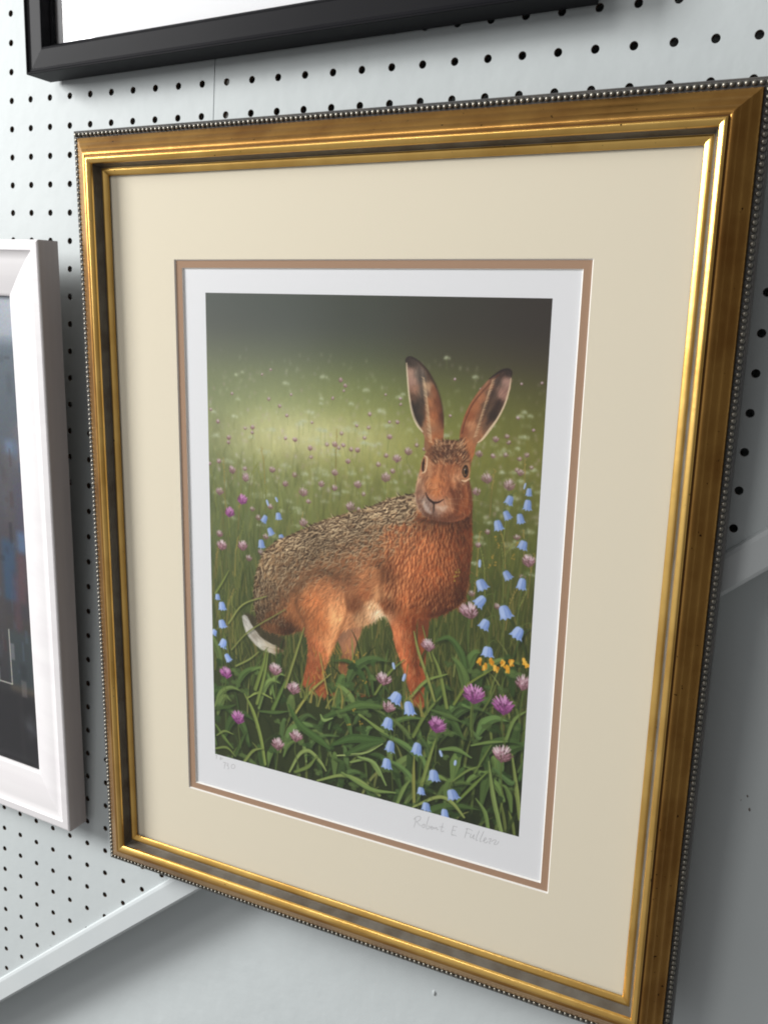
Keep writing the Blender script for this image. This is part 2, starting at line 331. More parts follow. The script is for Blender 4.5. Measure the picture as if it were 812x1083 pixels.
    sh = shape([(254.8,653),(258,668),(266,680),(278,689),(291,692),(298,689),(288,683),(276,676),(266,664),(259,652)],
               [(256,656,(176,172,164)),(260,668,(196,192,182)),(272,684,(206,200,186)),(268,672,(150,140,126)),(282,686,(190,176,152)),(297,689,(150,116,84))])
    fur(sh, 260, [(256,656,60),(270,678,45),(292,689,15)], 13, .8, lambda x, y: (.1, rgb(150,140,124)), lambda x, y: (.3, rgb(216,212,202)))
    sh = shape([(352,664),(380,662),(376,680),(370,700),(362,716),(356,706),(360,690)], [(360,668,(150,110,84)),(372,680,(178,124,90)),(364,706,(140,92,62))])
    fur(sh, 300, [(365,680,100)], 12, .8, none, none)
    # body
    body = [(444,520),(430,524),(412,526.5),(393,535),(363,543.5),(338.5,551),(314,562),(290,573),(277,585),(270,604),(266.6,624),(268,645),(272,660),(282,668),(300,672),(318,668),(324,684),
            (322,706),(319,724),(330,734),(344,738),(341,720),(343,707),(350,690),(357,672),(365,666),(388,661),(404,652),(412,664),(416,684),(424,706),(430,728),(436,744),(446,746),(444,722),(440,700),(438,680),(440,654),(450,655),(469,649),
            (486,638),(492.4,622),(495,601),(497,575),(497,548),(494,530),(470,524)]
    tab = [(440,526,(172,136,104)),(412,530,(176,152,122)),(393,540,(150,126,98)),(363,549,(126,104,80)),(338,557,(124,102,78)),(314,568,(128,106,80)),(292,578,(140,114,86)),(277,592,(146,120,90)),(271,610,(140,112,82)),(269,630,(132,104,76)),(272,650,(122,92,66)),
           (300,600,(118,92,68)),(330,580,(112,88,64)),(370,566,(128,96,70)),(405,550,(146,108,78)),(290,630,(128,96,70)),(315,615,(136,98,70)),(345,600,(152,108,76)),(380,585,(164,114,80)),(415,570,(176,118,80)),
           (285,660,(150,104,72)),(302,668,(110,76,54)),(310,650,(176,116,76)),(330,640,(192,122,78)),(345,622,(176,118,80)),(360,640,(206,146,102)),(363,628,(186,128,90)),(355,618,(150,104,74)),(335,660,(206,130,82)),(356,655,(222,164,116)),(330,690,(184,110,72)),(350,678,(210,146,100)),(326,715,(176,98,62)),(338,722,(166,92,58)),
           (372,640,(160,100,66)),(385,630,(176,112,74)),(392,642,(224,186,148)),(398,650,(232,208,178)),(380,656,(206,160,120)),(368,660,(196,140,100)),(402,630,(214,160,116)),(396,610,(186,128,88)),(406,640,(158,96,62)),(404,600,(150,98,66)),
           (420,600,(188,118,76)),(440,580,(192,116,74)),(425,640,(184,110,68)),(450,610,(186,106,64)),(440,640,(166,92,54)),(470,560,(178,98,58)),(470,600,(180,98,56)),(488,570,(158,84,50)),(488,605,(150,80,48)),(480,632,(132,72,44)),(462,644,(120,66,42)),(465,545,(150,84,52)),(450,550,(176,110,72)),(490,545,(120,66,42)),
           (418,670,(184,110,74)),(430,690,(184,104,68)),(434,660,(160,84,48)),(430,715,(182,102,66)),(440,735,(172,92,56)),(440,712,(156,84,52)),(436,690,(150,78,44))]
    # second foreleg first
    sh2 = shape([(441,648),(452,650),(449.5,680),(449,705),(448.5,722),(448,746),(441,746),(440,715),(440,690)], [(446,655,(118,66,42)),(447,690,(150,80,48)),(445,735,(160,82,48))])
    fur(sh2, 300, [(446,690,92)], 11, .8, none, none)
    sh = shape(body, tab, 1.6, 3.4)
    flow = [(430,530,165),(393,540,160),(340,556,155),(292,580,140),(272,610,105),(270,645,85),(300,600,135),(330,590,150),(370,570,160),(410,560,160),(300,640,105),(325,625,130),(345,615,150),(360,640,100),(335,660,105),(330,700,95),(340,725,90),(385,620,150),(390,650,110),(400,640,95),
            (430,560,140),(450,580,110),(430,610,115),(470,560,92),(485,575,85),(470,610,95),(488,610,100),(450,640,105),(475,635,120),(425,680,88),(432,715,86),(440,740,85)]
    def backness(x, y):
        q = np.interp(x, BX, BY); return np.clip(1-(y-q)/150., 0, 1)*np.clip((560-x)/140., .0, 1)
    bl = cv([(266,640),(270,604),(277,586),(290,573),(314,562),(338,551),(363,543),(393,535),(412,527),(444,520),(497,520)]); BX, BY = bl[:, 0], bl[:, 1]
    BX = np.maximum.accumulate(BX+np.arange(len(BX))*.01)
    fur(sh, 4200, flow, 15, 1.25, lambda x, y: (.10+.26*backness(x, y), rgb(66,50,38)*(1 if backness(x, y) > .25 else 1.5)), lambda x, y: (.12+.26*backness(x, y), rgb(206,182,146) if backness(x, y) > .3 else rgb(222,158,108)), .24, .55)
    # mottled tufts on the back, pale tipped with dark roots
    for _ in range(1900):
        u = U(0, 1); x = BX[0]+u*(cv((440,525))[0, 0]-BX[0]); q = np.interp(x, BX, BY); y = q+3+abs(r.normal())*48
        if x < cv((300,600))[0, 0]: y = q+3+U(0, 1)*(cv((300,660))[0, 1]-q)
        bx, by = int(x)-sh[1][0], int(y)-sh[1][2]
        if not (0 <= bx < sh[2].shape[1] and 0 <= by < sh[2].shape[0]) or sh[2][by, bx] < .6: continue
        d = idw(np.array([x]), np.array([y]), cv([f[:2] for f in flow]), [np.array((np.cos(np.radians(f[2])), np.sin(np.radians(f[2])))) for f in flow])[0]; d /= np.hypot(*d)
        t = r.normal()*.5; d = np.array((d[0]*np.cos(t)-d[1]*np.sin(t), d[0]*np.sin(t)+d[1]*np.cos(t))); n_ = np.array((-d[1], d[0])); l = U(7, 19)
        f = 1-.5*np.clip((y-q)/110, 0, 1)
        g_ = U(.5, 1.15); l *= .8; K.stroke([(x, y)+n_*2.2*g_, (x, y)+d*l*.4+n_*2.4*g_, (x, y)+d*l*.75+n_*1.4], [1.2*g_, 2.1*g_, .5], rgb(56,42,32), .58*f); K.stroke([(x, y), (x, y)+d*l*.5-n_*.8, (x, y)+d*l*.9], [.5, 1.35*g_, .3], rgb(214,192,158)*U(.74, 1.06), .72*f)
    ys_, xs_ = np.nonzero(sh[2] > .7); fc = cv([f[:2] for f in flow]); fv = [np.array((np.cos(np.radians(f[2])), np.sin(np.radians(f[2])))) for f in flow]
    for i in r.integers(0, len(ys_), 3200):      # fine single hairs over everything
        x, y = xs_[i]+sh[1][0], ys_[i]+sh[1][2]; d = idw(np.array([x]), np.array([y]), fc, fv)[0]; d /= np.hypot(*d); t = r.normal()*.45
        d = np.array((d[0]*np.cos(t)-d[1]*np.sin(t), d[0]*np.sin(t)+d[1]*np.cos(t))); l = U(6, 15); c = at(x, y); bk = backness(x, y)
        c = c*.4+.6*([rgb(222,204,172), rgb(70,52,40), rgb(176,150,118)][r.integers(3)] if bk > .25 else [rgb(228,170,124), rgb(112,64,42), rgb(196,134,92)][r.integers(3)])
        K.stroke([(x, y), (x, y)+d*l*.5+(U(-1, 1), U(-1, 1)), (x, y)+d*l], [.35, .6, .2], c, .6)
    # shading strokes that model haunch, belly and chest tufts
    for p, w, c, a in [([(322,664),(312,640),(318,616),(335,604),(356,612)], [2,5,6,3], (96,68,48), .35), ([(364,628),(366,645),(358,668),(350,690)], [2,3,2], (120,76,50), .5),
                       ([(404,600),(402,625),(406,648)], [4,6,4], (120,74,48), .45), ([(436,655),(437,680),(441,715)], [3,3,2], (110,56,34), .55), ([(452,652),(470,646),(486,634)], [3,4,2], (84,48,34), .5),
                       ([(440,549),(462,553),(490,548)], [3,5,5], (86,50,36), .5), ([(348,640),(352,660),(346,690)], [3,4,2], (236,176,126), .5), ([(418,660),(424,690),(430,715)], [2,3,2], (222,140,92), .4)]:
        K.stroke(smooth(cv(p), 6), w, rgb(*c), a, 3.)
    for _ in range(1000):
        x, y = U(405, 493), U(552, 640); q = cv((x, y))[0]; d = np.array((-.25+.5*(x-405)/90+U(-.3, .3), 1.)); d /= np.hypot(*d); l = U(8, 19)
        bx, by = int(q[0])-sh[1][0], int(q[1])-sh[1][2]
        if not (0 <= bx < sh[2].shape[1] and 0 <= by < sh[2].shape[0]) or sh[2][by, bx] < .6: continue
        k = .75 if x > 480 else 1.
        g_ = U(.5, 1.); l *= .8; K.stroke([q+(2.2, 1), q+d*l*.5+(2.6, 1), q+d*l+(1, 1)], [1., 1.8*g_, .4], rgb(104,54,34), .42); K.stroke([q, q+d*l*.45+(-1, 0), q+d*l*.9], [.5, 1.5*g_, .3], rgb(226,152,102)*k*U(.8, 1.08), .5)
    b, A = sh[1], sh[2]; X = K.X[b[2]:b[3], b[0]:b[1]]; Y = K.Y[b[2]:b[3], b[0]:b[1]]
    gain = field(X, Y, [(x, y, (255*g*1.02, 255*g*1.0, 255*g*.97)) for x, y, g in [(440,530,1.08),(400,536,1.16),(350,550,1.14),(300,572,1.12),(280,592,1.05),(270,625,.86),(280,655,.72),(305,668,.62),(300,640,.86),(310,605,.94),(340,580,.92),(380,560,.96),(345,608,.84),
        (330,632,1.06),(350,630,1.1),(358,648,1.16),(322,660,.84),(345,690,1.12),(326,695,.84),(330,725,.9),(366,612,.8),(372,640,.74),(380,600,1.02),(392,590,.94),(396,645,1.06),(402,625,.98),(408,610,.74),(412,640,.78),(420,570,1.06),(430,600,1.12),(426,630,1.08),(450,580,1.06),(455,610,1.),(450,552,.74),(478,552,.62),(480,580,.84),
        (492,575,.7),(492,610,.68),(470,600,.92),(470,635,.76),(445,648,.8),(484,632,.62),(418,670,1.1),(425,700,1.12),(434,670,.84),(438,700,.8),(430,735,1.),(442,735,.78)]], 3.)
    K.put(b, A, K.c[b[2]:b[3], b[0]:b[1]]*gain)
    for _ in range(420):     # outline hairs
        i = r.integers(len(sh[0])); o = sh[0][i]; x, y = o
        if y > cv((330,668))[0, 1] and x < cv((470,650))[0, 0] and y > cv((404,664))[0, 1]: l = 3
        else: l = U(4, 8)
        d = idw(np.array([x]), np.array([y]), cv([f[:2] for f in flow]), [np.array((np.cos(np.radians(f[2])), np.sin(np.radians(f[2])))) for f in flow])[0]; d /= np.hypot(*d)
        e = o-sh[0].mean(0); e /= np.hypot(*e); K.stroke([o-e*2, o+d*l*.8+e*2.], [1., .25], at(*(o-e*5))*U(.85, 1.2), .7)
    # ears
    sh = shape([(429.5,377.5),(439,381.5),(449,391.5),(457,405.5),(463,421),(466.5,439),(467,455),(465,470),(456,480),(447,476),(446.5,462),(442.4,455),(436.5,445),(431.5,429),(429.6,409),(428,394),(426.6,381)],
          [(429,381,(60,48,42)),(434,384,(70,58,50)),(431,394,(176,140,122)),(434,402,(168,132,116)),(436,412,(150,112,92)),(440,395,(112,98,88)),(444,400,(96,88,80)),(434,420,(96,72,58)),(438,430,(58,48,40)),(441,442,(64,54,46)),(444,425,(70,58,50)),(446,415,(104,92,80)),
           (450,410,(186,150,118)),(452,425,(170,112,76)),(456,412,(130,82,56)),(460,425,(110,66,44)),(458,440,(164,100,64)),(464,440,(90,54,38)),(453,445,(178,120,82)),(449,455,(150,112,84)),(456,465,(168,104,66)),(446,470,(140,100,72)),(452,398,(84,62,48))], 1., 3.2)
    fur(sh, 420, [(435,400,80),(455,410,70),(440,440,75),(460,450,85)], 9, .7, none, none, .2, .6)
    K.stroke(smooth(cv([(427.6,384),(428.6,400),(430.6,420),(434,437),(439,449),(444.6,456.5)]), 6), [.8,1.2,1.4,2.,2.2,1.], rgb(226,208,178), .85); K.stroke(smooth(cv([(427,381),(431,377.6),(440,382),(451,394),(459,410)]), 6), [1.6,1.8,1.2,.6], rgb(48,38,34), .8)
    for k in range(46):
        t = k/45; q = np.array((446+8.5*t**.8, 400+68*t)); o = cv(q)[0]; K.stroke([o, o+(-5-2*t, -3.5+U(-1.5, 1.5))], [.9, .3], rgb(222,190,152)*U(.85, 1.05), .7)
    sh = shape([(537,391.5),(538.6,396),(537,409),(532,427),(524,443),(516,455),(508,465),(502,469),(499,480),(494.5,490),(486,480),(483.7,463),(486.5,447),(492.5,431),(502.5,415),(514,401.5),(526,392.5)],
          [(534,393,(54,42,38)),(527,395,(70,52,44)),(532,404,(168,132,118)),(529,416,(156,118,104)),(524,428,(74,56,46)),(519,440,(62,50,42)),(514,450,(112,84,66)),(524,404,(84,70,62)),(518,416,(82,66,56)),(512,430,(92,72,58)),(507,444,(120,86,64)),
           (515,408,(150,104,78)),(506,420,(166,110,78)),(500,430,(162,104,70)),(494,440,(150,90,58)),(488,455,(140,86,58)),(496,450,(182,128,92)),(492,470,(172,112,74)),(500,460,(160,112,80)),(497,482,(166,104,66))], 1., 3.2)
    fur(sh, 420, [(530,400,125),(510,420,122),(495,445,112),(490,470,100)], 9, .7, none, none, .2, .6)
    K.stroke(smooth(cv([(537.6,400),(536,411),(531.4,427),(524,442),(515.6,454),(508,464),(503,468)]), 6), [.6,1.,1.4,1.6,2.2,1.8,.8], rgb(226,202,168), .85); K.stroke(smooth(cv([(515,400.6),(526,392.8),(534,390.6),(538,393),(538,398)]), 6), [.8,1.8,2.2,1.6,.8], rgb(46,34,32), .85)
    K.stroke(smooth(cv([(525,396),(517,404),(506,416),(497,428),(490,444),(486,458)]), 6), [1.2,1.5,1.2], rgb(92,52,36), .6)
    for k in range(46):
        t = k/45; q = np.array((518-19*t, 402+60*t)); o = cv(q)[0]; K.stroke([o, o+(5, -2+U(-1.5, 1.5))], [.9, .3], rgb(218,182,144)*U(.85, 1.05), .65)
    K.stroke(smooth(cv([(441,383),(450,393),(457.6,406),(463,421),(466,438),(466,452)]), 6), [1.6,2.,2.,1.6,1.], rgb(64,42,32), .55, 1.6); K.stroke(smooth(cv([(434,426),(438,440),(443,450)]), 6), [3,4.5,2.5], rgb(46,36,32), .5, 2.5); K.stroke(smooth(cv([(441,388),(442,402),(444,418)]), 6), [2,3.4,2], rgb(74,62,56), .5, 2.); K.stroke(smooth(cv([(526,424),(519,438),(513,448)]), 6), [3,5,2.5], rgb(48,34,30), .55, 2.5); K.stroke(smooth(cv([(527,398),(520,412),(512,432),(508,444)]), 6), [2,2.6,2,1], rgb(64,46,40), .5, 2.)
    # head
    sh = shape([(459,469),(473,465),(485,468.5),(494,480),(495.5,492),(494,504),(496,520),(497.5,536),(492,546),(478,552),(458,550),(447.3,546),(439.4,536),(437.2,523.7),(438.6,509),(442,497),(444.5,486),(450,476)],
          [(462,472,(128,88,62)),(473,469,(104,70,50)),(484,472,(132,90,62)),(456,482,(112,74,52)),(470,480,(96,64,46)),(484,484,(130,84,58)),(450,490,(176,124,90)),(462,493,(164,104,70)),(474,496,(156,96,64)),(447,505,(168,116,84)),(440.5,508,(206,164,132)),(440,516,(182,138,110)),(460,508,(180,110,70)),(472,512,(170,102,66)),
           (442,520,(156,116,94)),(441,534,(146,110,90)),(452,516,(186,120,80)),(460,520,(196,120,74)),(467,520,(176,110,76)),(447,531,(156,134,122)),(452,536,(146,120,108)),(456,541,(128,98,84)),(463,538,(192,150,126)),(468,533,(186,138,110)),(472,532,(170,116,84)),(480,520,(132,80,54)),(479,507,(206,150,112)),(485,513,(112,66,44)),(490,520,(122,70,46)),(483,521,(116,68,46)),(492,530,(136,78,48)),(484,538,(150,86,54)),(478,512,(180,116,80)),(494,540,(132,72,44)),(470,547,(130,80,56)),(452,547,(120,84,66)),(490,485,(120,78,54))], 1.2, 3.2)
    fur(sh, 1500, [(473,470,-70),(462,485,-110),(484,485,-60),(462,505,-100),(476,508,-80),(445,510,110),(450,530,120),(466,535,70),(488,520,80),(490,540,90)], 7.5, .75, lambda x, y: (.17, rgb(82,50,34)), lambda x, y: (.17, rgb(224,166,120)), .2, .6)
    for _ in range(330):     # dark ticking on the brow
        x, y = U(455, 490), 466+26*U(0, 1)**1.3; q = cv((x, y))[0]; K.stroke([q, q+(U(-3, 3)+(x-472)*.25, -U(3, 7))], [.9, .3], rgb(70,46,34) if r.random() < .6 else rgb(206,166,128), .55)
    S = lambda p, w, c, a=.9, sf=.6: K.stroke(smooth(cv(p), 6), w, rgb(*c), a, sf)
    # near eye: pale rim, dark lid, amber iris, pupil, glint; far eye seen edge on
    K.poly(smooth(cv([(485.2,506),(485,499),(487,492),(490,489),(494.2,490),(494.6,503),(490,507)]), 5, True), rgb(196,146,106), .6, 1.6)
    K.poly(smooth(cv([(486.4,500),(487.2,495),(489.4,491.8),(492,492.6),(493.2,498),(492,503.4),(489.2,505)]), 5, True), rgb(44,30,22), 1., .8)
    K.poly(smooth(cv([(487.6,499.4),(488.4,495.8),(490,494),(491.8,496),(492,499.6),(490.8,502.6),(488.8,502.8)]), 5, True), rgb(138,100,62), .85, .8)
    K.poly(smooth(cv([(489,499),(489.6,496),(490.8,495.4),(491.8,498),(491,501.4),(489.6,501.4)]), 5, True), rgb(20,15,12), 1., .8)
    S([(489.2,496.6),(489.7,496.2)], .8, (214,214,212), .75)
    S([(493,509),(495.5,520),(496,538)], [1.5,3.6,3], (92,52,36), .5, 2.2); S([(475,503),(473.5,514),(477,526),(478,536)], [1.2,2.8,3.2,1.6], (98,56,38), .5, 2.); S([(441,512),(439,524),(442,536)], [1.2,2,1.2], (112,76,60), .4, 1.8)
    S([(485.2,492),(488.4,488.4),(493,487.8)], [.8,1.5,.8], (84,54,38), .6, 1.2)
    S([(486,508),(490,508.6),(494.4,506)], [.9,1.7,.9], (234,198,158), .9, .8); S([(479,506),(482,511),(482,524)], [1,2.6,1.5], (104,62,42), .45, 2.4)
    S([(446.2,485.5),(445.6,490),(445,496),(445.6,499.4)], [1.1,2.2,2.,.8], (44,30,24), .92); S([(446.8,482),(449.2,484),(449.2,490),(447.6,498),(444,500.4)], [.9,1.5,1.2,1.4,.8], (226,194,158), .88, .7); S([(451.4,486),(452,500),(450,516)], [1,2,1], (216,164,120), .35, 2.4)
    S([(466,474),(464,488),(463,504)], [2,4,2], (120,72,48), .3, 4); S([(478,488),(476,504),(472,516)], [2,3.4,2], (206,134,88), .3, 3.)
    S([(449,501),(444,510),(442,522)], [1.5,3,2], (112,74,54), .4, 2.); S([(474,516),(480,526),(481,540),(474,547)], [1.5,3.4,4,2], (96,54,36), .55, 2.2)
    S([(488,512),(491,522),(491,536)], [2,3,2], (184,112,70), .4, 2.5); S([(444,536),(450,545),(460,549),(474,549),(488,545)], [2,3,4,4,3], (92,54,38), .5, 2.4)
    S([(464,488),(461,502),(458,516)], [2,3.4,4], (222,152,104), .42, 2.6); S([(450,520),(447,512),(450,503)], [1,1.6,1], (122,78,56), .5, 1.4); S([(468,520),(471,512),(473,505)], [1,1.8,1], (126,76,52), .45, 1.6); S([(452,481),(460,477),(470,480),(480,476),(489,480)], [1,2.2,1.6,2.2,1], (74,46,34), .5, 1.6)
    S([(460,484),(468,486),(478,484)], [.8,1.6,.8], (198,150,112), .4, 1.6); S([(458,472),(466,469.6),(478,469.6)], [.8,1.6,.8], (196,150,114), .4, 1.4)
    S([(482,506),(487,512),(490,508)], [1,1.6,1], (230,190,150), .4, 1.6)
    # nose, mouth, muzzle, whiskers
    S([(448.6,512),(453,508),(462,508.6),(468,513)], [2,3,3,2], (206,132,84), .5, 2.5)
    S([(448.2,521.4),(451,527.4),(456.4,531.8)], [.8,1.7,2.3], (52,34,30), .95, .6); S([(456.4,531.8),(462,531),(467,528)], [2.2,1.6,.7], (60,38,32), .92, .6)
    S([(450.4,523),(456.6,527.6),(465,526.4)], [1.4,2.2,1.4], (190,122,88), .6, 1.5)
    S([(456.6,532),(456.8,537),(456.4,542)], [1.7,1.2,.6], (52,38,32), .9, .6); S([(450,545.4),(456.4,543.8),(463,545.6)], [.8,1.6,.8], (104,74,60), .4, 1.6)
    S([(446,531),(449,538),(453,542)], [2,4.5,2.5], (206,188,176), .6, 2.); S([(460,536),(466,538),(470,536)], [2,4,2], (220,190,166), .55, 2.)
    for y, e in ((528,(424,533)),(531,(426,545)),(534,(431,554))): S([(447,y),((447+e[0])/2,(y+e[1])/2-1.5), e], [.5,.3,.2], (206,180,150), .28)
    for y, e in ((528,(512,531)),(531,(510,543)),(534,(505,554))): S([(467,y),((467+e[0])/2,(y+e[1])/2-2), e], [.5,.3,.2], (210,180,150), .26)
    S([(438,512),(437,526),(441,540)], [.7,1.2,.8], (214,190,166), .35, 1.5)
    # hind foot on the ground, twiggy stems
    S([(334,730),(350,735),(372,738),(402,736)], [3,4,3.4,1.6], (146,84,52), .85, 1.5); S([(340,728),(360,732),(384,735)], [1,1.4,.6], (186,118,74), .6, 1.)
    for _ in range(90):
        x, y = cv((U(330, 385), U(690, 735)))[0]; l = U(6, 18); t = U(-2.3, -.8)
        K.stroke([(x, y), (x+np.cos(t)*l, y+np.sin(t)*l)], [.9, .4], [rgb(196,140,70), rgb(150,118,60), rgb(120,110,56), rgb(206,160,84)][r.integers(4)], .7)
    # ------------------------------------------------------------ foreground: random blades, traced blades, leaves, flowers
    fg = 700
    def inhare(x, y):
        bx, by = int(x)-B0[1][0], int(y)-B0[1][2]
        return 0 <= bx < B0[2].shape[1] and 0 <= by < B0[2].shape[0] and B0[2][by, bx] > .3
    B0 = K.mask(smooth(cv(body), 5, True), 1.); B0 = (None, B0[0], B0[1])
    pal = [(92,106,56),(74,90,46),(112,122,66),(58,72,38),(46,56,30),(126,130,76),(64,84,46),(40,50,28)]
    rows = np.sort(U(0, 1, 210))
    for t in rows:
        px = U(218, 556); py = 690+t*t*.3*60+t*210; x, y = cv((px, py))[0]; l = U(40, 112)*(.7+.5*t)
        b = U(-1, 1)*l*.7; p = [(x, y), (x+b*.22, y-l*.42), (x+b*.58, y-l*.78), (x+b, y-l)]
        if any(inhare(*q) for q in smooth(p, 3)): continue
        c = rgb(*pal[r.integers(len(pal))])*U(.85, 1.12)
        if r.random() < .35: K.stroke(smooth(p, 4)+(2.5, 2), [2.4, 3., .8], rgb(30,36,20), .45, 1.5)
        blade(p, [1.4+1.2*t, 1.6+1.6*t, .4], c, .72, .12)
    for t in np.sort(U(0, 1, 120)):     # broad soft leaves, arching
        px = U(216, 556); py = 712+t*165; x, y = cv((px, py))[0]; l = U(60, 128); b = U(-1, 1)
        p = [(x, y), (x+b*l*.22, y-l*.36), (x+b*l*.6, y-l*.56), (x+b*l*1.05, y-l*U(.42, .66))]; q = smooth(p, 6)
        if any(inhare(*v) for v in q[::3]): continue
        c = rgb(*[(72,90,50),(86,104,58),(62,80,44),(98,114,66),(80,100,58)][r.integers(5)])*U(.95, 1.3); wv = U(4.4, 10.5)
        K.stroke(q+(3, 4), [wv*.5, wv*1.1, wv*.6, .5], rgb(26,32,18), .5, 2.5); K.stroke(q, [wv*.35, wv, wv*.62, .2], c, .92, .8)
        K.stroke(q-(0, wv*.4), [wv*.12, wv*.4, wv*.3, .2], np.clip(c*1.2, 0, 1), .5, 2.2); K.stroke(q+(0, wv*.45), [wv*.1, wv*.35, wv*.25, .2], c*.72, .5, 1.6); K.stroke(q, [.5, .6, .3], c*1.3, .5)
    for _ in range(150):     # clover leaves low down
        x, y = cv((U(222, 552), U(700, 880)))[0]
        if inhare(x, y): continue
        c = rgb(*[(72,92,52),(60,80,44),(84,102,58),(52,68,38)][r.integers(4)])*U(.9, 1.1); R = U(5, 9); t0 = U(0, 6)
        for k in range(3):
            t = t0+k*2.09; o = np.array((x+np.cos(t)*R*.8, y+np.sin(t)*R*.55)); K.poly(np.array([o+(R*.75*np.cos(q), R*.55*np.sin(q)) for q in np.linspace(0, 6.28, 12)]), c*U(.9, 1.1), .85, 1.)
            K.stroke([(x, y), o], .4, c*1.25, .6)
    def R4(*p): return [(210+a/4.274, 690+b/4.274) for a, b in p]
    def R5(*p): return [(370+a/4.06, 690+b/4.06) for a, b in p]
    G, Lg, Dg, Yg = (96,116,60), (138,152,88), (66,84,44), (150,148,82)
    for p, w, c in [
        (R4((200,190),(240,270),(275,390),(295,510)), [1,4,4,3], (124,138,74)), (R4((215,210),(265,185),(325,212)), [1,3,1], (136,150,84)), (R4((250,170),(285,60),(300,-10)), [4,3.5,1], (112,126,66)),
        (R4((330,260),(370,170),(385,130)), [4,3,1], G), (R4((430,280),(500,180),(590,100)), [2.5,2.5,.8], (146,144,78)), (R4((400,240),(450,330),(540,400),(585,440)), [2,8,8,2], (74,98,52)), (R4((405,545),(450,465),(495,450),(545,500),(570,540)), [2,3.5,4,3.5,1.5], (130,144,86)),
        (R4((430,545),(490,520),(530,470)), [3,4,1], (104,120,64)), (R4((600,420),(690,392),(815,405)), [3,9,8], (70,94,50)), (R4((620,470),(730,462),(812,415)), [1.4,2.4,1.6], (152,166,106)), (R4((530,585),(640,560),(720,585),(812,650)), [2,3.5,4,3], (128,142,82)),
        (R4((200,500),(240,450),(285,438)), [3,3,1], (118,130,72)), (R4((630,270),(720,240),(830,250)), [3,8,4], (84,106,58)), (R4((720,285),(830,360)), [2.5,1.5], (126,142,80)), (R4((545,285),(560,310),(600,300)), [1.5,3.5,1], (128,150,90)),
        (R4((70,330),(110,390),(150,440)), [2,4,1], G), (R4((65,260),(130,250),(160,240)), [2,4,1], Dg), (R4((75,380),(110,360),(150,375)), [1.5,2.5,1], (112,126,70)), (R4((160,470),(190,400),(210,360)), [4,3.5,1], Dg), (R4((65,440),(120,435),(160,475)), [2,3,1], (110,124,68)),
        (R4((680,500),(760,490),(812,560)), [2,3.5,2], (124,142,84)), (R4((270,270),(340,275),(400,270)), [2,4,1], (78,98,54)),
        (R5((345,0),(380,90),(410,240)), [1,3.4,3], (118,130,70)), (R5((250,200),(320,125),(410,95)), [2.5,3,1], (122,138,76)), (R5((440,225),(500,140),(620,65)), [2.5,2.5,1], (112,122,60)), (R5((265,365),(320,265),(385,190)), [3,3.5,1], (104,118,62)), (R5((590,470),(610,620),(645,775)), [1,4.4,4], (122,138,82)),
        (R5((690,440),(712,600),(725,720)), [1.4,4,3.4], (124,136,78)), (R5((270,450),(268,540),(270,645)), [1,3.4,3], (132,132,72)), (R5((300,580),(335,460),(362,375)), [3.4,3.4,1], (120,132,72)), (R5((30,452),(100,480),(150,575)), [2,4.4,1.4], (126,146,88)), (R5((-40,520),(80,590),(190,607)), [2,4.6,1.4], (116,136,78)),
        (R5((195,660),(225,590),(250,555)), [3,4,1], (112,130,74)), (R5((265,668),(370,625),(430,645),(485,712)), [2,3.4,4,2], (134,144,84)), (R5((535,630),(575,690),(590,770)), [1,4,3.4], (108,128,72)), (R5((665,375),(700,290),(757,250)), [3,3,1], (110,128,72)), (R5((515,402),(590,388),(670,385)), [1.6,3,1], (108,128,72)),
        (R5((455,645),(525,575),(585,515)), [2.4,3,1], (104,122,64)), (R5((380,420),(450,418),(515,455)), [2,5,1.4], (104,126,72)), (R5((410,255),(445,310),(480,375)), [2,7,2], (72,92,50)), (R5((-20,440),(60,405),(140,385)), [4,8,2], (70,92,50)), (R5((0,440),(70,432),(135,395)), [1,1.6,1], (140,156,96)),
        (R5((520,190),(512,280),(515,365)), 1.1, (98,112,60)), (R5((345,250),(420,275),(470,300)), [2,5,1], (84,104,58)), (R5((610,500),(680,560),(700,555)), [2,6,1], (84,108,64)), (R5((520,340),(545,370),(560,365)), [2,4,1], (90,112,66)), (R5((40,270),(110,330),(160,360)), [1,2.4,1], (116,134,74)),
        (R5((430,560),(500,510),(560,490)), [1.4,2.4,1], (110,126,70)), (R5((530,520),(570,450),(600,400)), [2,2,1], (96,112,60)), (R5((565,250),(600,190),(620,140)), [2,2,1], (92,104,56)),
        ([(436,668),(441,690),(452,722),(458,742)], [1,2.6,3,2], (134,138,78)), ([(445,662),(452,690),(455,700)], [.8,2,1.4], (118,122,66)), ([(240,660),(255,640),(280,631)], [1.8,1.8,.8], (132,136,80)), ([(243,688),(262,668),(300,645)], [1.5,1.5,.8], (120,124,72)), ([(226,628),(234,615),(240,604)], [2.4,2,.8], (118,128,70)),
        ([(300,728),(312,690),(320,664)], [2.6,2.6,.8], (126,130,74)), ([(345,735),(340,710),(336,690)], [1.4,1.4,.6], (156,140,80)), ([(395,735),(410,712),(426,698)], [2,2.4,.8], (112,124,66)), ([(270,745),(278,715),(282,690)], [3,3,1], (116,130,70)), ([(248,705),(262,698),(272,690)], [2,2,.8], (124,132,76))]:
        q = cv(p); K.stroke(smooth(q, 5)+(2.5, 2.5), np.atleast_1d(w)*1.1, rgb(28,34,20), .4, 1.6); blade(q, w, rgb(*c), .95, .25)
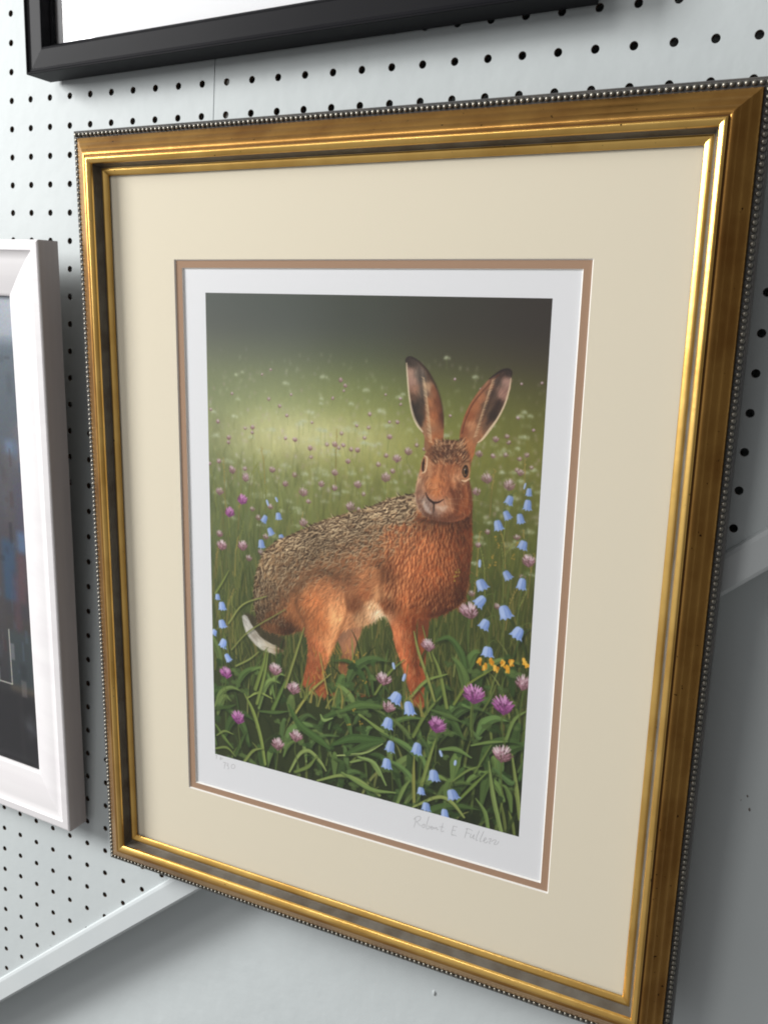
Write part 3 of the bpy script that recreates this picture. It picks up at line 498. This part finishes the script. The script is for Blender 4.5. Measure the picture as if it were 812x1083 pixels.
    for fx, fy in [(322,735),(328,738),(336,742),(345,744),(352,742),(316,732),(361,744),(428,748),(436,752),(444,752),(450,750),(424,744)]:
        x, y = cv((fx, fy+6))[0]
        for _ in range(3):
            l = U(24, 52); b_ = U(-22, 22); blade([(x+U(-6, 6), y), (x+b_*.3, y-l*.6), (x+b_, y-l)], [1.6, 1.8, .4], rgb(*[(112,118,62),(132,128,70),(90,102,56),(150,130,72)][r.integers(4)]), .85)
    for q in [(232,700),(233,660),(412,790),(440,825),(515,660),(530,650),(545,640),(424,735)]:   # bellflower stems
        x, y = cv(q)[0]; K.stroke(smooth([(x+6, y+90), (x+2, y+20), (x+9, y-60)], 4), 1., rgb(96,108,58), .7)
    for x, y, s, k in [(237.4,712.7,1.1,'mag'),(250.3,760,1.1,'mag'),(289.6,709,1.05,'pink'),(309,729,1.05,'pink'),(292,788,1.1,'pink'),(311.4,779.7,1.1,'pink'),(404,719,1.1,'pink'),(409.4,748.6,.9,'pink'),(494.8,646.6,1.15,'pink'),
                       (451,683,1.05,'pink'),(461,767.6,1.15,'mag'),(499.3,735,1.5,'mag'),(530.6,746.7,1.4,'mag'),(530,798.4,1.3,'pink'),(552,723,1.05,'pink')]: clover(x, y, s*1.18, k)
    for x, y, s, bd, t in [(228.3,631.4,.7,0,.1),(233,641,.95,0,-.2),(233,660,.95,0,-.5),(225,669,.7,0,.2),(234.5,680.7,.95,0,.1),(239,696,.8,0,-.5),(507,618,1.05,0,-.3),(506.5,635.6,1.05,0,.7),(531.8,647,1.1,0,-.4),(511,660,1.05,0,.3),(546,669,1.05,0,.3),(514,689,1.05,0,-.1),(549.8,617,.95,0,.3),
                           (414.7,704.6,.9,1,-.2),(425.7,717,.95,1,.1),(417.5,738,1.15,0,.2),(431,749,1.15,0,-.2),(409,765,1.05,0,.1),(411.4,789.8,1.1,0,.0),(407.7,808,1.05,0,.1),(439.7,792,1.15,0,.35),(464.8,797.6,.8,1,-.3),(480,807.5,.75,1,.3),(457.4,820.5,1.1,0,.0),(444,837,.8,0,0),(477,840.7,1.1,0,-.45),(449.3,853.8,.95,0,.0),(469,861,.9,0,-.1)]:
        bell(x, y, s, t, bool(bd))
    for fx, fy in [(504.6,699),(511,705),(518,700),(523,707),(530,701.6),(534.6,707.4),(539,701),(553,700),(556,704)]:
        x, y = cv((fx, fy))[0]
        for k in range(5): K.stroke([(x+U(-3, 3), y+U(-5, 1)), (x+U(-4, 4), y+U(0, 7))], [2.6, 1.6], [rgb(226,164,52), rgb(206,136,38), rgb(236,186,84)][r.integers(3)], .9)
    for fx, fy in [(372,700),(376,692),(340,712),(384,722),(373,752),(368,768),(380,765)]:
        x, y = cv((fx, fy))[0]
        for k in range(3): K.stroke([(x+U(-4, 4), y+U(-4, 4))]*2, 1.8, rgb(176,140,60), .7)
    for fx, fy in [(522,570),(524,577),(519,590),(515,600),(522,596),(541,588),(545,575),(478,612),(483,604),(481,608)]:
        x, y = cv((fx, fy))[0]
        for k in range(4): K.stroke([(x+U(-3, 3), y+U(-5, 5))]*2, 1.6, rgb(160,134,64), .7)
    K.c[:] = K.blur((.38, .38)); m_ = K.c.mean(2, keepdims=True); K.c[:] = .40+1.09*(m_+1.0*(K.c-m_)-.40)
    K.c *= (1+.012*r.normal(size=(CH, CW)))[..., None]
    return np.clip(K.c, 0, 1)
def paint_shop_reflections():
    """dim print in the white frame, shop reflections painted in as blue and brown blocks (only its right edge is in view)"""
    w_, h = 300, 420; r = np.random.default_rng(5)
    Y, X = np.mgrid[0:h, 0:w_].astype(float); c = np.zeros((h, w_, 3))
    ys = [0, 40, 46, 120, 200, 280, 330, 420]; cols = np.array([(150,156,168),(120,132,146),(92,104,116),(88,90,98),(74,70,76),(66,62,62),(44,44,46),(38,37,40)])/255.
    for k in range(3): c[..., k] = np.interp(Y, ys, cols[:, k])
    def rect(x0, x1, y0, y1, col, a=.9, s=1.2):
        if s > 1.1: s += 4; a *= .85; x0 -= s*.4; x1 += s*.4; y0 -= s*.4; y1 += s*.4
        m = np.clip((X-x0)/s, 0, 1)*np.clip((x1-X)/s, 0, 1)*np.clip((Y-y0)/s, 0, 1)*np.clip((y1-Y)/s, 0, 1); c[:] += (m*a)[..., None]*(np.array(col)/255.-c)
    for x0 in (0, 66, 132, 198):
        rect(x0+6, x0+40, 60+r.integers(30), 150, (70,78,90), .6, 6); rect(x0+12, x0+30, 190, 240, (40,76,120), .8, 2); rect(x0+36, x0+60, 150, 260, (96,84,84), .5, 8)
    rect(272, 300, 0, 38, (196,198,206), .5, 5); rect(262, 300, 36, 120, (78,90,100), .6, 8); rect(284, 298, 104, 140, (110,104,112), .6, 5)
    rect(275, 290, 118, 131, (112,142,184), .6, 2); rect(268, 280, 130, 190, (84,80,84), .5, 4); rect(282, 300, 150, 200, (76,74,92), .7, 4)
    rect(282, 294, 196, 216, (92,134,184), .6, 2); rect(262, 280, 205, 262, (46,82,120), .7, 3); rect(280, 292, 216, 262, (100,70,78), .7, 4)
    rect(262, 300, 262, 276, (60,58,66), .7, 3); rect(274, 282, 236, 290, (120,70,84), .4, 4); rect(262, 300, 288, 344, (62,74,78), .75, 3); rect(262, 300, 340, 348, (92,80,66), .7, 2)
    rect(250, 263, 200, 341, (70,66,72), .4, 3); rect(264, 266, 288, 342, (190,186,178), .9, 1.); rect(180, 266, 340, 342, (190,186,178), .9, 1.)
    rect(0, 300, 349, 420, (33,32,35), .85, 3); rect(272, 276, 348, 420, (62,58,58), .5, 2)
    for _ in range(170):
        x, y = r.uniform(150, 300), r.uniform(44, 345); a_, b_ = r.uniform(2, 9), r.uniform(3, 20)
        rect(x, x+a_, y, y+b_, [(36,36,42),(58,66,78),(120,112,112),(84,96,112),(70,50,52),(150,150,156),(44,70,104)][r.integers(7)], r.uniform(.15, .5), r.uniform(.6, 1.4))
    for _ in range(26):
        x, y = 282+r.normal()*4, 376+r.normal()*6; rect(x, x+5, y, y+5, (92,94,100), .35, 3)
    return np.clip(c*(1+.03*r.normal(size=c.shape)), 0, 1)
INKGAIN = 1.03
WALLMARKS = [('paint_drip', .4889, -.7693, .0028, .0012, 1), ('chip', .7174, -.5047, .0011, .0004, 2), ('chip', .7200, -.5144, .0014, .0004, 3), ('chip', .7135, -.5092, .0006, .0003, 4)]
# ---------------------------------------------------------------- materials
M_peg = mat('painted_hardboard', (.55, .59, .592), .55, spec=.25, noise=((9, 9, 9), (.3, .75), (.52, .56, .565)), bump=((60, 60, 60), .2, .002), specks=((70, 70, 70), .76, (.38, .40, .41)))
M_wall = mat('painted_plaster', (.61, .655, .66), .55, noise=((3, 3, 3), (.3, .7), (.57, .615, .62)), bump=((45, 45, 45), .22, .003))
M_rail = mat('painted_rail', (.60, .635, .64), .4, noise=((14, 14, 14), (.35, .7), (.57, .61, .62)), bump=((40, 40, 40), .1, .002))
M_gold = mat('gilt', (.93, .59, .175), .30, 1., noise=((22, 22, 22), (.42, .72), (.70, .40, .10)), bump=((110, 110, 110), .16, .0010), specks=((330, 330, 330), .735, (.10, .045, .015)))
M_bronze = mat('rubbed_bronze_gilt', (.56, .305, .085), .34, 1., noise=((30, 30, 30), (.4, .75), (.34, .155, .04)), bump=((90, 90, 90), .22, .0010), specks=((260, 260, 260), .72, (.05, .025, .012)))
M_line = mat('dark_gilt_line', (.16, .085, .03), .45, .8)
M_grey = mat('slate_grey_gilding', (.14, .13, .112), .5, .15, noise=((60, 60, 60), (.4, .7), (.085, .07, .052)))
M_edge = mat('slate_edge', (.085, .085, .085), .5, noise=((40, 40, 40), (.4, .7), (.12, .11, .10)))
M_bead = mat('rubbed_silver_bead', (.25, .235, .20), .36, .8)
M_cream = mat('cream_mount', (.84, .76, .605), .85, spec=.15, bump=((700, 700, 700), .06, .0003))
M_brown = mat('rose_brown_mount', (.42, .265, .175), .85, spec=.15, bump=((700, 700, 700), .06, .0003))
M_core = mat('white_mount_core', (.88, .86, .82), .8, spec=.15)
M_paper = mat('print_paper', (.84, .84, .865), .6, spec=.25)
M_pencil = mat('pencil', (.52, .515, .53), .7)
M_card = mat('backing_card', (.3, .24, .17), .8)
M_white = mat('white_limed_wood', (.77, .75, .755), .42, noise=((3, 60, 60), (.4, .7), (.725, .70, .71)), bump=((4, 130, 130), .15, .001))
M_whiteside = mat('raw_taupe_side', (.54, .475, .455), .6, noise=((90, 90, 5), (.35, .7), (.47, .41, .395)))
M_black = mat('black_satin_wood', (.009, .009, .011), .5, spec=.08, noise=((6, 6, 6), (.4, .7), (.013, .013, .015)))
M_ink = ink_material('printed_ink', INKGAIN, .5)
M_raw = mat('raw_hardboard_edge', (.10, .06, .035), .9)
M_batten = mat('batten_paint', (.58, .61, .60), .6)
# ---------------------------------------------------------------- the setting
v, f = box(-2.2, 3.2, .038, .10, -2.2, 1.6)
wall = tag(mesh('wall', v, f, M_wall), kind='structure')
def blob(name, x, z, r, ry, m, seed):
    rg = np.random.default_rng(seed); V = [(x, .038-ry, z)]; n = 11
    for q, yy in ((.6, ry*.8), (1., -.0003)):
        for i in range(n): t = 2*math.pi*i/n; j = r*q*(1+rg.normal()*.18); V.append((x+j*math.cos(t)*.7, .038-yy, z+j*math.sin(t)*1.2))
    F = [(0, 1+i, 1+(i+1) % n) for i in range(n)]+[(1+i, 1+n+i, 1+n+(i+1) % n, 1+(i+1) % n) for i in range(n)]
    return mesh(name, V, F, m, wall, None, True)
M_chip = mat('dark_plaster_chip', (.2, .18, .16), .8)
for p in WALLMARKS: blob(*p[:1], *p[1:5], M_chip if p[0] == 'chip' else M_wall, p[5])
P = .0254
RA, RB = np.array((-.0380, -.9590)), np.array((.6847, -.3193))      # top line of the sloping rail
RD = (RB-RA)/np.linalg.norm(RB-RA); RN = np.array((RD[1], -RD[0]))   # along it and down-right
def panel(x0, x1, i0, i1, j0, j1, label):
    """pegboard of one inch cells, each with a drilled hole; cut along the rail"""
    V = []; F = []; I = []; N = 16; R = .0028; T = .0030
    ang = [math.pi/4+2*math.pi*k/N for k in range(N)]
    sq = []
    for a in ang:
        c, s = math.cos(a), math.sin(a); q = max(abs(c), abs(s)); sq.append((c/q, s/q))
    for i in range(i0, i1+1):
        xa = x0 if i == i0 else (i-.5)*P; xb = x1 if i == i1 else (i+.5)*P
        for j in range(j0, j1+1):
            cx, cz = i*P, j*P
            lo = (cx-P/2, cz-P/2); s0 = RA+RN*.012
            if all(((np.array((cx+dx, cz+dz))-s0)@RN) > 0 for dx in (-P/2, P/2) for dz in (-P/2, P/2)): continue
            o = len(V)
            for k in range(N):
                px = cx+sq[k][0]*P/2; px = xa if sq[k][0] <= -.999 else xb if sq[k][0] >= .999 else px
                V.append((px, 0, cz+sq[k][1]*P/2))
            for rr, y in ((R*1.06, 0), (R, .0003), (R, T)):
                for a in ang: V.append((cx+rr*math.cos(a), y, cz+rr*math.sin(a)))
            for k in range(N):
                n = (k+1) % N
                for b in (0, N, 2*N): F.append((o+b+k, o+b+N+k, o+b+N+n, o+b+n)); I.append(1 if b == 2*N else 0)
    o = mesh('pegboard_panel', V, F, [M_peg, M_raw], None, I)
    bm = bmesh.new(); bm.from_mesh(o.data)
    bmesh.ops.remove_doubles(bm, verts=bm.verts, dist=1e-5)
    p = RA+RN*.010
    bmesh.ops.bisect_plane(bm, geom=bm.verts[:]+bm.edges[:]+bm.faces[:], plane_co=(p[0], 0, p[1]), plane_no=(RN[0], 0, RN[1]), clear_outer=True)
    # rim drawn back to the wall, added to keep light out of the cavity
    g = bmesh.ops.extrude_edge_only(bm, edges=[e_ for e_ in bm.edges if e_.is_boundary and all(abs(q.co.y) < 1e-6 for q in e_.verts)])
    for q in g['geom']:
        if isinstance(q, bmesh.types.BMVert): q.co.y = .0375
    bmesh.ops.recalc_face_normals(bm, faces=bm.faces); bm.to_mesh(o.data); bm.free()
    return tag(o, label, 'pegboard', 'pegboard panels')
SEAM = 9.5*P
panel(-14.5*P, SEAM-.0004, -14, 9, -46, 14, 'pale grey pegboard left of the seam, behind the white framed picture')
panel(SEAM+.0004, 46.5*P, 10, 46, -46, 14, 'pale grey pegboard right of the seam, behind most of the gilt frame')
v, f = box(SEAM+.001, SEAM+.027, .0032, .037, -.68, .34)
tag(mesh('batten', v, f, M_batten), 'pale batten behind the pegboard that fills one column of holes', 'batten')
# sloping edge rail: front face with eased arrises, closing the gap between board and wall
def along(s, d): q = RA+RD*s+RN*d; return q
rp = [(.0, -.0008), (.0012, -.0028), (.0040, -.0036), (.0215, -.0036), (.0236, -.0022), (.0242, .0005), (.0242, .0372), (.0, .0372)]
V = []; F = []
for s in (-.42, 1.75):
    for d, y in rp: q = along(s, d); V.append((q[0], y, q[1]))
n = len(rp)
for i in range(n): F.append((i, (i+1) % n, n+(i+1) % n, n+i))
F += [tuple(range(n))[::-1], tuple(range(n, 2*n))]
o = mesh('edge_rail', V, F, M_rail)
bm = bmesh.new(); bm.from_mesh(o.data); bmesh.ops.recalc_face_normals(bm, faces=bm.faces); bm.to_mesh(o.data); bm.free()
tag(o, 'pale grey painted rail sloping along the lower edge of the pegboard', 'rail')
# ---------------------------------------------------------------- gilt framed hare print
k = .98987
Rm = np.array([[0.99828517, -0.05381044, -0.02304672], [0.05260776, 0.99736537, -0.04994747], [0.0256737, 0.04864938, 0.9984859]])
camp = np.array((0.7488588, -0.62250063, -0.19757532)); q0 = np.array((0.41970572, -.03, -0.37506573)); qc = camp+(q0-camp)*k
Mx = Matrix.Identity(4)
for i in range(3):
    for j in range(3): Mx[i][j] = Rm[i, j]
    Mx[i][3] = qc[i]
root = empty('framed_print', Mx, 'large gilt framed print of a brown hare among wild flowers, hung on the pegboard', 'framed picture', 'pictures hung on the pegboard')
HW, HZ = .2297*k, .2992*k
mm = .001*k
prof = [(6, -10), (6, 1.3), (0, 1.3), (.2, 2.1), (.8, 2.65), (2.0, 3.25), (3.2, 3.8), (4.3, 4.15), (5.2, 4.05), (5.8, 3.6),      # rabbet, inner bead
        (6.2, 3.7), (6.8, 5.4), (7.5, 8.0), (8.1, 10.2), (8.3, 11.0),                                                      # slate hollow
        (8.6, 12.3), (9.2, 12.9), (10.2, 13.45), (11.2, 13.95), (12.1, 14.3), (12.9, 14.1), (13.4, 13.4),                    # crest
        (13.7, 12.4), (14.6, 12.0), (15.2, 12.6), (16.4, 12.6), (18, 11.9), (19.6, 10.7), (20.6, 9.6), (22.4, 8.9), (24.4, 7.2), (26.6, 4.9), (29.6, 3.5), (30.2, 2.7),   # reverse slope
        (30.6, .9), (31.2, .3), (35.0, .3), (35.6, .6), (36.3, .1), (36.5, -1.0), (36.5, -10)]
im = [3]*2+[0]*7+[2]*5+[0]*7+[4]*2+[1]*10+[4]+[3]*7
sm = [False]*2+[True]*7+[False]+[True]*4+[False]+[True]*6+[False]*2+[True]*10+[False]*8
prof = [(a*mm, b*mm) for a, b in prof]
frame = ring('frame', prof, HW, HZ, [M_gold, M_bronze, M_grey, M_edge, M_line], root, im, sm)
# beading: one row of small round beads running round the outer edge
def beads():
    bm = bmesh.new(); bmesh.ops.create_uvsphere(bm, u_segments=10, v_segments=7, radius=1.75*mm); me = bpy.data.meshes.new('t'); bm.to_mesh(me); bm.free()
    sv = np.array([q.co[:] for q in me.vertices]); sf = [tuple(p.vertices) for p in me.polygons]; bpy.data.meshes.remove(me)
    a, b = HW+33.1*mm, HZ+33.1*mm; V = []; F = []; rg = np.random.default_rng(3)
    pts = []
    nx, nz = round(2*a/.00405), round(2*b/.00405)
    pts += [(-a+2*a*i/nx, b) for i in range(nx)]+[(a, b-2*b*i/nz) for i in range(nz)]+[(a-2*a*i/nx, -b) for i in range(nx)]+[(-a, -b+2*b*i/nz) for i in range(nz)]
    V = np.empty((len(pts), len(sv), 3))
    for i, (x, z) in enumerate(pts): V[i] = sv*(1+rg.normal()*.03)+(x+rg.normal()*.00006, -.0008*k, z+rg.normal()*.00006)
    for i in range(len(pts)): F += [tuple(i*len(sv)+j for j in fc) for fc in sf]
    return mesh('beading', V.reshape(-1, 3), F, M_bead, frame, None, True)
beads()
pane(root, -HW-.005, HW+.005, -HZ-.005, HZ+.005, -1.15*mm, -.15*mm)
def mount(name, ow, oz, x0, x1, z0, z1, h0, h1, m):
    """window mount: board face with a cut opening, and the white bevel of the cut as a sub-part"""
    b = .8*mm
    O = [(-ow, oz), (ow, oz), (ow, -oz), (-ow, -oz)]; I = [(x0, z1), (x1, z1), (x1, z0), (x0, z0)]; J = [(x0+b, z1-b), (x1-b, z1-b), (x1-b, z0+b), (x0+b, z0+b)]
    V = [(x, -h1, z) for x, z in O+I]; F = [(i, (i+1) % 4, 4+(i+1) % 4, 4+i) for i in range(4)]
    V += [(x, -h0, z) for x, z in O]; F += [(i, 8+i, 8+(i+1) % 4, (i+1) % 4) for i in range(4)]
    o = mesh(name, V, F, m, root)
    V = [(x, -h1, z) for x, z in I]+[(x, -h0, z) for x, z in J]; mesh('bevel', V, [(i, (i+1) % 4, 4+(i+1) % 4, 4+i) for i in range(4)], M_core, o)
    return o
mount('outer_mount', HW+.005, HZ+.005, -.1681*k, .1681*k, -.2338*k, .2338*k, -1.35*mm, -.16*mm, M_cream)
mount('inner_mount', HW+.0045, HZ+.0045, -.1612*k, .1616*k, -.2274*k, .2274*k, -2.6*mm, -1.37*mm, M_brown)
v, f = box(-HW+.01, HW-.01, 2.65*mm, 3.0*mm, -HZ+.01, HZ-.01)
sheet = mesh('print', v, f, M_paper, root)
X0, X1, Z0, Z1 = -.1399*k, .1420*k, -.1941*k, .2084*k
HL = homography([(215, 309.5), (582, 315.5), (548, 886.5), (226, 799)], [(X0, Z1), (X1, Z1), (X1, Z0), (X0, Z0)])
def pl(p):
    q = np.c_[np.array(p, float), np.ones(len(p))] @ HL.T; return q[:, :2]/q[:, 2:]
painted_sheet('picture', paint_hare_meadow(), X0, X1, Z0, Z1, 2.62*mm, M_ink, sheet)
sg = [[(122,112),(126,140),(114,182)], [(112,124),(136,104),(160,104),(158,126),(132,142)], [(136,142),(150,160),(168,172)], [(186,156),(174,168),(180,184),(192,176),(188,160),(198,166)],
      [(222,104),(208,150),(204,190),(220,190),(228,176),(214,170)], [(232,186),(246,180),(240,172),(234,186),(246,196),(256,180),(262,192),(276,180),(280,198),(290,194)],
      [(324,150),(312,190),(312,212),(330,206)], [(296,176),(330,180)], [(398,168),(390,200),(384,232),(402,236)], [(400,172),(426,178)], [(392,200),(414,204)], [(384,232),(410,238),(420,244)],
      [(498,186),(488,220),(478,256)], [(484,190),(512,192),(536,206)], [(490,218),(516,226)], [(524,226),(518,250),(530,254),(546,232),(540,260),(552,262)], [(584,204),(566,244),(560,272),(572,272)],
      [(616,208),(596,250),(588,280),(602,282)], [(610,280),(632,264),(626,254),(614,276),(628,292),(646,280)], [(650,264),(668,262),(654,292),(664,298)], [(668,284),(690,270),(704,276),(688,300),(710,300),(724,280)]]
ribbon('signature', [pl([(420+a/6.767, 850+b/6.767) for a, b in s]) for s in sg], .00042, M_pencil, sheet, 2.6*mm)
ed = [[(222,282),(244,280),(240,300),(230,326)], [(290,304),(304,312),(300,338),(288,334),(292,312)], [(326,318),(322,336)], [(330,378),(368,384),(356,420),(348,470)], [(384,390),(404,400),(396,424),(384,420),(404,436),(412,466),(394,476)],
      [(462,410),(448,440),(462,466),(492,462),(502,430),(484,408),(462,412)]]
ribbon('edition_number', [pl([(210+a/13.53, 780+b/13.53) for a, b in s]) for s in ed], .00048, M_pencil, sheet, 2.6*mm)
v, f = box(-HW-.004, HW+.004, 3.6*mm, 7.5*mm, -HZ-.004, HZ+.004)
mesh('backing_board', v, f, M_card, root)
# ---------------------------------------------------------------- white framed picture on the left
Rw = [[0.99964854, -0.0264711, -0.00143808], [0.0263353, 0.99781351, -0.06061893], [0.00303959, 0.06055975, 0.99815995]]
W2, H2 = .44, .5785
c2 = np.array(Rw) @ np.array((-W2/2, 0, -H2/2))+np.array((.103, -.061, -.133))
Mx = Matrix.Identity(4)
for i in range(3):
    for j in range(3): Mx[i][j] = Rw[i][j]
    Mx[i][3] = c2[i]
root2 = empty('white_framed_picture', Mx, 'picture in a deep white limed frame, cut off by the left edge of the view', 'framed picture', 'pictures hung on the pegboard')
rw = .0493
prof = [(.006, -.022), (.006, -.0122), (0, -.0122), (.0004, -.0098), (.003, -.0088), (.009, -.0072), (.016, -.0050), (.024, -.0030), (.032, -.0016), (.0395, -.0008), (.0405, .0002), (.0475, .0002), (.0488, -.0004), (rw, -.0014), (rw, -.023)]
idx = [1, 1, 0, 0, 0, 0, 0, 0, 0, 0, 0, 0, 0, 1, 1]; smo = [False]*3+[True]*6+[False]*6
ring('frame', prof, W2/2-rw, H2/2-rw, [M_white, M_whiteside], root2, idx, smo)
pane(root2, -W2/2+rw-.003, W2/2-rw+.003, -H2/2+rw-.003, H2/2-rw+.003, .0124, .0134)
painted_sheet('print', paint_shop_reflections(), -W2/2+rw-.003, W2/2-rw+.003, -H2/2+rw-.003, H2/2-rw+.003, .0145, ink_material('dark_reflection_ink', 1., .5), root2)  # print colours stand in for the shop mirrored in this glass
v, f = box(-W2/2+rw-.003, W2/2-rw+.003, .0150, .0190, -H2/2+rw-.003, H2/2-rw+.003)
mesh('backing_board', v, f, M_card, root2)
# ---------------------------------------------------------------- black framed picture above
th = -.0283; tx = .0198
Rb = Matrix.Rotation(th, 4, 'Y') @ Matrix.Rotation(tx, 4, 'X')
W3, H3 = .5023, .40
c3 = Vector((.0572, -.0318, .0107))+(Rb @ Vector((W3/2, 0, H3/2)))
root3 = empty('black_framed_picture', Matrix.Translation(c3) @ Rb, 'black framed picture with a white mount, cut off by the top of the view', 'framed picture', 'pictures hung on the pegboard')
r3 = .0247
prof = [(.006, -.024), (.006, -.0135), (0, -.0135), (.0002, -.0105), (.0010, -.0098), (.0026, -.0098), (.0032, -.0060), (.0040, -.0022), (.0050, -.0012), (.0062, -.0016), (.0200, -.0030), (.0222, -.0022), (.0236, -.0006), (.0244, -.0008), (r3, -.0018), (r3, -.0278)]
prof = [(a, b+.0008) for a, b in prof]
ring('frame', prof, W3/2-r3, H3/2-r3, [M_black], root3, [0]*16, [False]*16)
pane(root3, -W3/2+r3-.003, W3/2-r3+.003, -H3/2+r3-.003, H3/2-r3+.003, .0129, .0139)
v, f = box(-W3/2+r3-.003, W3/2-r3+.003, .0150, .0180, -H3/2+r3-.003, H3/2-r3+.003)
mesh('mount', v, f, M_paper, root3)
